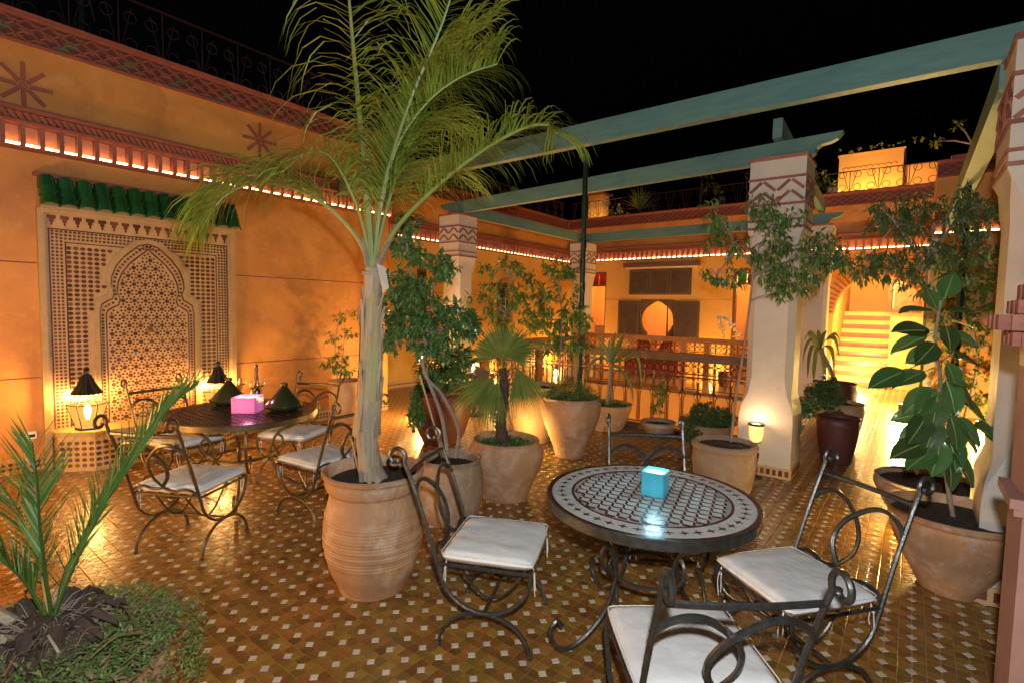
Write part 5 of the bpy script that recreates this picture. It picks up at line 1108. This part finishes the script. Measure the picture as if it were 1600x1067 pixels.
CH = [('wrought iron chair by the tall palm pot, facing the pale mosaic table', (-1.70, 2.10), (.43, .20), 0), ('wrought iron chair nearest the camera, its back turned to us', (-.60, 1.87), (-.64, .77), 0),
      ('wrought iron chair right of the pale mosaic table, by the rubber plant', (-.385, 2.70), (-.60, -.80), 0), ('wrought iron chair on the far side of the pale mosaic table', (-1.16, 2.95), (.55, -.83), 0),
      ('bronzed chair with its back toward the date palm fronds, nearest at the dark table', (-3.97, 1.47), (-.50, .86), 1), ('bronzed chair in front of the tiled fountain', (-5.22, 1.86), (.97, .2), 1),
      ('bronzed chair at the far side of the dark table against the ochre wall', (-4.72, 2.66), (.45, -.89), 1), ('bronzed chair just left of the tall palm trunk', (-3.78, 2.36), (-1, -.12), 1)]
protos = []
for i, (lb, (x, y), d, k) in enumerate(CH):
    if len(protos) <= k: o = chair_proto(iron if k == 0 else ironB); protos.append(o)
    else: o = copy_tree(protos[k])
    o.location = (x, y, 0); o.rotation_euler = (0, 0, math.atan2(-d[0], d[1])); o['label'] = lb; o['group'] = 'wrought iron garden chairs'
# ------------------------------------------------------------------ tables
def table_base(th, im, R, zt):
    mb = MB(); mb.lathe([(R-.012, zt-.05), (R, zt-.05), (R, zt-.004), (R-.003, zt), (R-.010, zt), (R-.010, zt-.03), (R-.012, zt-.03)], 64, cap=False); mb.build('rim', im, th)
    for k in range(4):
        a = PI/4+k*PI/2+.25; P = [(R*.74, zt-.05), (R*.74, zt-.12), (R*.62, zt-.16), (R*.47, zt-.21), (R*.38, zt-.31), (R*.36, zt-.42), (R*.46, zt-.57), (R*.66, zt-.68), (R*.86, zt-.725), (R*1.0, zt-.68), (R*1.04, zt-.615), (R*.98, zt-.57), (R*.92, zt-.60)]
        mb = MB(); mb.tube(cr([(r*math.cos(a), r*math.sin(a), z+.0) for r, z in P], 5), .0125, 7); mb.build('leg', im, th)
        P = [(R*.36, zt-.40), (R*.50, zt-.34), (R*.52, zt-.26), (R*.44, zt-.22)]; mb = MB(); mb.tube(cr([(r*math.cos(a), r*math.sin(a), z) for r, z in P], 4), .010, 6); mb.build('leg_scroll', im, th)
    mb = MB(); mb.tube([(R*.36*math.cos(t), R*.36*math.sin(t), zt-.40) for t in np.linspace(0, 2*PI, 33)[:-1]], .011, 6, True); mb.build('ring_stretcher', im, th)
    mb = MB(); mb.tube([(R*.74*math.cos(t), R*.74*math.sin(t), zt-.062) for t in np.linspace(0, 2*PI, 33)[:-1]], .009, 6, True); mb.build('ring', im, th)
TC = (-1.03, 2.53); TR = .535; TZ = .75
tb_ = thing('mosaic_table', 'round mosaic table with white tiles and dark red bars on iron legs', 'table', (*TC, 0)); table_base(tb_, iron, TR, TZ)
mb = MB(); mb.lathe([(.001, TZ-.03), (TR-.0105, TZ-.03), (TR-.0105, TZ-.0035), (.001, TZ-.0035)], 64); top = mb.build('tabletop', mat('pale_grout', (.42, .38, .33), (.36, .32, .28), .8, scale=30), tb_)
def annulus(r0, r1, z, n=72, gap=0.):
    mb = MB()
    for i in range(n):
        a, b = 2*PI*i/n, 2*PI*(i+1)/n
        mb.add([(r*math.cos(t), r*math.sin(t), zz) for zz in (z-.004, z) for r, t in ((r0, a), (r1, a), (r1, b), (r0, b))], [(4, 5, 6, 7), (1, 2, 6, 5), (3, 0, 4, 7)])
    return mb
annulus(.392, .404, TZ-.0005).build('inlay_ring', zred, top, False); annulus(.508, .5235, TZ-.0005).build('inlay_ring', zred, top, False)
stuff(annulus(.407, .505, TZ-.001, 36).build('border_tiles', zwhite, top, False))
cm = MB(); cpts = []
for k in range(8): a = k*PI/4; r = .024 if k % 2 == 0 else .009; cpts.append((r*math.cos(a)*(1.0 if k % 4 == 0 else .8), r*math.sin(a)))
cm.prism(cpts, 'z', -.004, .0004); cm = cm.mesh('star_tile', zred, False)
for k in range(44): a = 2*PI*k/44; put('star_tile', cm, top, (.456*math.cos(a), .456*math.sin(a), TZ), (0, 0, a+PI/2))
p = .0555; bw = .012; wt = MB().prism([(-.0205, -.0205), (.0205, -.0205), (.0205, .0205), (-.0205, .0205)], 'z', -.004, 0).mesh('tile', zwhite, False); bt = MB().prism([(-.0215, -bw*.46), (.0215, -bw*.46), (.0215, bw*.46), (-.0215, bw*.46)], 'z', -.004, .0003).mesh('inlay_bar', zred, False); sq = MB(); RA = math.radians(12)
ca, sa = math.cos(RA), math.sin(RA)
for i in range(-8, 9):
    for j in range(-8, 9):
        for (u, v, kind) in ((i*p, j*p, 0), ((i+.5)*p, j*p, 1), (i*p, (j+.5)*p, 2), ((i+.5)*p, (j+.5)*p, 3)):
            # bars lean alternately, giving the woven look
            X, Y = u*ca-v*sa, u*sa+v*ca; r = math.hypot(X, Y)
            if kind == 0 and r < .366: put('tile', wt, top, (X, Y, TZ+ru(-.0005, .0003)), (0, 0, RA))
            elif kind == 1 and r < .379: put('inlay_bar', bt, top, (X, Y, TZ), (0, 0, RA+PI/2+.12))
            elif kind == 2 and r < .379: put('inlay_bar', bt, top, (X, Y, TZ), (0, 0, RA-.12))
            elif kind == 3 and r < .385: sq.box((X, Y, TZ-.002), (.011, .011, .004), RA+PI/4)
stuff(sq.build('small_tiles', zwhite, top, False))
T2 = (-4.66, 2.13); R2 = .62
t2 = thing('dark_table', 'dark round table set with two tagines before the fountain', 'table', (*T2, 0)); table_base(t2, ironB, R2, TZ)
mb = MB(); mb.lathe([(.001, TZ-.03), (R2-.0105, TZ-.03), (R2-.0105, TZ-.002), (.001, TZ-.002)], 64); top2 = mb.build('tabletop', tabled, t2)
sq = MB()
for i in range(-9, 10):
    for j in range(-9, 10):
        x, y = i*.062+(.031 if j % 2 else 0), j*.062
        if math.hypot(x, y) < R2-.07: sq.prism([(x-.027, y), (x, y-.027), (x+.027, y), (x, y+.027)], 'z', TZ-.004, TZ+.0005)
stuff(sq.build('mosaic_tiles', tabled, top2, False))
def glow(M, zc, s, r):
    n = M.node_tree.nodes; l = M.node_tree.links; t = n.new('ShaderNodeTexCoord'); v = n.new('ShaderNodeVectorMath'); v.operation = 'DISTANCE'; v.inputs[1].default_value = (0, 0, zc); l.new(t.outputs['Object'], v.inputs[0])
    q = n.new('ShaderNodeMapRange'); q.inputs[1].default_value = r*.6; q.inputs[2].default_value = r*1.25; q.inputs[3].default_value = s*1.7; q.inputs[4].default_value = s*.35; l.new(v.outputs['Value'], q.inputs[0]); l.new(q.outputs[0], n['Principled BSDF'].inputs['Emission Strength'])
glow(blueg, .055, .05, .085); glow(pinkg, .065, .11, .13)
def candle_cube(loc, sx, sz, rz, gm, wm, label, pw, col):
    th = thing('candle_holder', label, 'candle', loc, rz); h = sx/2; t = .009; b = .006; mb = MB()
    o = [(-h+b, -h), (h-b, -h), (h, -h+b), (h, h-b), (h-b, h), (-h+b, h), (-h, h-b), (-h, -h+b)]; i_ = [(x*(h-t)/h, y*(h-t)/h) for x, y in o]; n = 8
    V = [(x, y, 0) for x, y in o]+[(x, y, sz-.003) for x, y in o]+[(x*.98, y*.98, sz) for x, y in o]+[(x, y, sz) for x, y in i_]+[(x, y, sz-.018) for x, y in i_]
    mb.add(V, [(k*n+q, k*n+(q+1) % n, (k+1)*n+(q+1) % n, (k+1)*n+q) for k in range(4) for q in range(n)]+[tuple(range(7, -1, -1))]); mb.build('glass', gm, th, False)
    mb = MB(); mb.prism(i_, 'z', sz-.02, sz-.012); mb.build('wax', wm, th, False); mb = MB(); mb.tube([(0, 0, sz-.012), (.001, 0, sz-.003)], .0012, 5); mb.build('wick', ironD, th)
    lo = lamp('candle_light', (0, 0, sz+.06), pw, col, .03); lo.parent = th
candle_cube((-1.02, 2.57, TZ+.001), .118, .122, .12, blueg, waxw, 'blue glowing cube candle on the pale mosaic table', .7, (.35, .8, 1))
candle_cube((-4.60, 2.15, TZ+.001), .20, .135, .75, pinkg, waxp, 'pink glowing cube candle on the dark table', .8, (1, .35, .6))
def tagine(loc, label, k=1.):
    th = thing('tagine', label, 'tagine', loc, 0, 'tagines on the dark table'); mb = MB(); mb.lathe([(a*k, b*k) for a, b in ((.10, 0), (.12, .01), (.165, .035), (.17, .045), (.155, .045))], 28); mb.build('dish', tagm, th)
    mb = MB(); mb.lathe([(a*k, b*k) for a, b in ((.152, .045), (.148, .06), (.10, .12), (.055, .175), (.03, .205), (.024, .215), (.034, .225), (.032, .245), (.012, .25))], 28); mb.build('lid', tagm, th)
tagine((-4.44, 2.40, TZ), 'green tagine right of the pink candle'); tagine((-5.08, 2.20, TZ), 'green tagine left of the pink candle, toward the fountain')
def wineglass(loc, label):
    th = thing('wine_glass', label, 'glass', loc, 0, 'clear glasses on the dark table'); mb = MB(); mb.lathe([(.032, 0), (.030, .004), (.005, .01), (.004, .07), (.012, .085), (.032, .11), (.036, .14), (.030, .175), (.0285, .175), (.034, .14), (.030, .113), (.001, .09)], 18, cap=False); mb.build('bowl', glass, th)
for q, lb in (((396, 622), 'clear wine glass between the pink candle and the right tagine'), ((408, 618), 'clear wine glass beside the dark bottle'), ((378, 616), 'clear wine glass behind the pink candle')):
    g_ = G(*q, TZ); wineglass((g_.x, g_.y, TZ), lb)
g_ = G(401, 616, TZ); bo = thing('carved_bottle', 'slim dark carved bottle on the dark table', 'bottle', (g_.x, g_.y, TZ)); mb = MB(); mb.lathe([(.05, 0), (.055, .01), (.05, .04), (.03, .06), (.02, .08), (.028, .11), (.018, .14), (.024, .18), (.014, .22), (.018, .26), (.012, .29)], 16); mb.build('body', tabled, bo); mb = MB(); mb.lathe([(.012, .29), (.018, .30), (.004, .32)], 12); mb.build('stopper', tabled, bo)
# ------------------------------------------------------------------ pink plaster pier with brick capital at the right edge
dpx = 1.62; bc = D(1640, 1067, dpx); px0 = D(1565, 1000, dpx)
PR = thing('pier', 'pink plaster pier with brick capital at the right edge', 'pier', (bc.x, bc.y, 0), 0); 
wq = .11
def pbox(c, z0, z1, mt, name, par=PR): MB().bb((-c, -c, z0), (c, c, z1)).build(name, mt, par, False)
pbox(wq, 0, 1.60, pinkm, 'shaft'); pbox(wq+.03, 1.13, 1.16, pinkm, 'ledge'); pbox(wq+.018, 1.105, 1.13, pinkm, 'ledge'); pbox(wq+.004, 1.55, 1.615, creamm, 'collar')
def ringbricks(c, z, h, n):
    for s_ in range(4):
        for k in range(n):
            L = 2*c/n; R = Matrix.Rotation(s_*PI/2, 3, 'Z'); q = R@Vector((-c+(k+.5)*L, -c+.03, z+h/2)); MB().box((0, 0, 0), (L-.004, .06, h-.004)).build('brick', brickm, PR, False).location = q; o = PR.children[-1]
            o.rotation_euler = (0, 0, s_*PI/2+ru(-.03, .03))
ringbricks(wq+.035, 1.617, .045, 3); ringbricks(wq+.062, 1.663, .05, 3); ringbricks(wq+.03, 1.714, .045, 3); ringbricks(wq+.002, 1.76, .05, 2); pbox(wq-.02, 1.60, 1.95, pinkm, 'core')
pt_ = thing('dark_urn', 'dark urn half hidden behind the pink pier', 'urn', (.93, 4.02, 0)); mb = MB(); mb.lathe(cr2 if 0 else [(.10, 0), (.12, .03), (.19, .2), (.22, .4), (.19, .6), (.13, .72), (.12, .78), (.15, .82)], 28); mb.build('body', mat('charcoal_clay', (.06, .055, .05), (.04, .037, .034), .55, scale=9, bump=.15), pt_)

# a few fallen leaves and crumbs of soil on the tiles
fl = MB()
for (cx_, cy_, sp_, n_) in ((PP[0], PP[1], .5, 16), (DPp.x+.35, DPp.y+.35, .35, 26), (-2.8, 3.2, .6, 16), (.1, 3.8, .5, 10), (-1.2, 4.6, .5, 10)):
    for i in range(n_):
        d = rdir(); d.z = .05; leaf(fl, Vector((cx_+random.gauss(0, sp_*.6), cy_+random.gauss(0, sp_*.6), .004)), d, ru(.012, .045), ru(.006, .016), bend=-.1)
tag(fl.build('fallen_leaves', dryL), 'small dry fallen leaves scattered on the floor tiles', 'leaves', None, 'stuff')
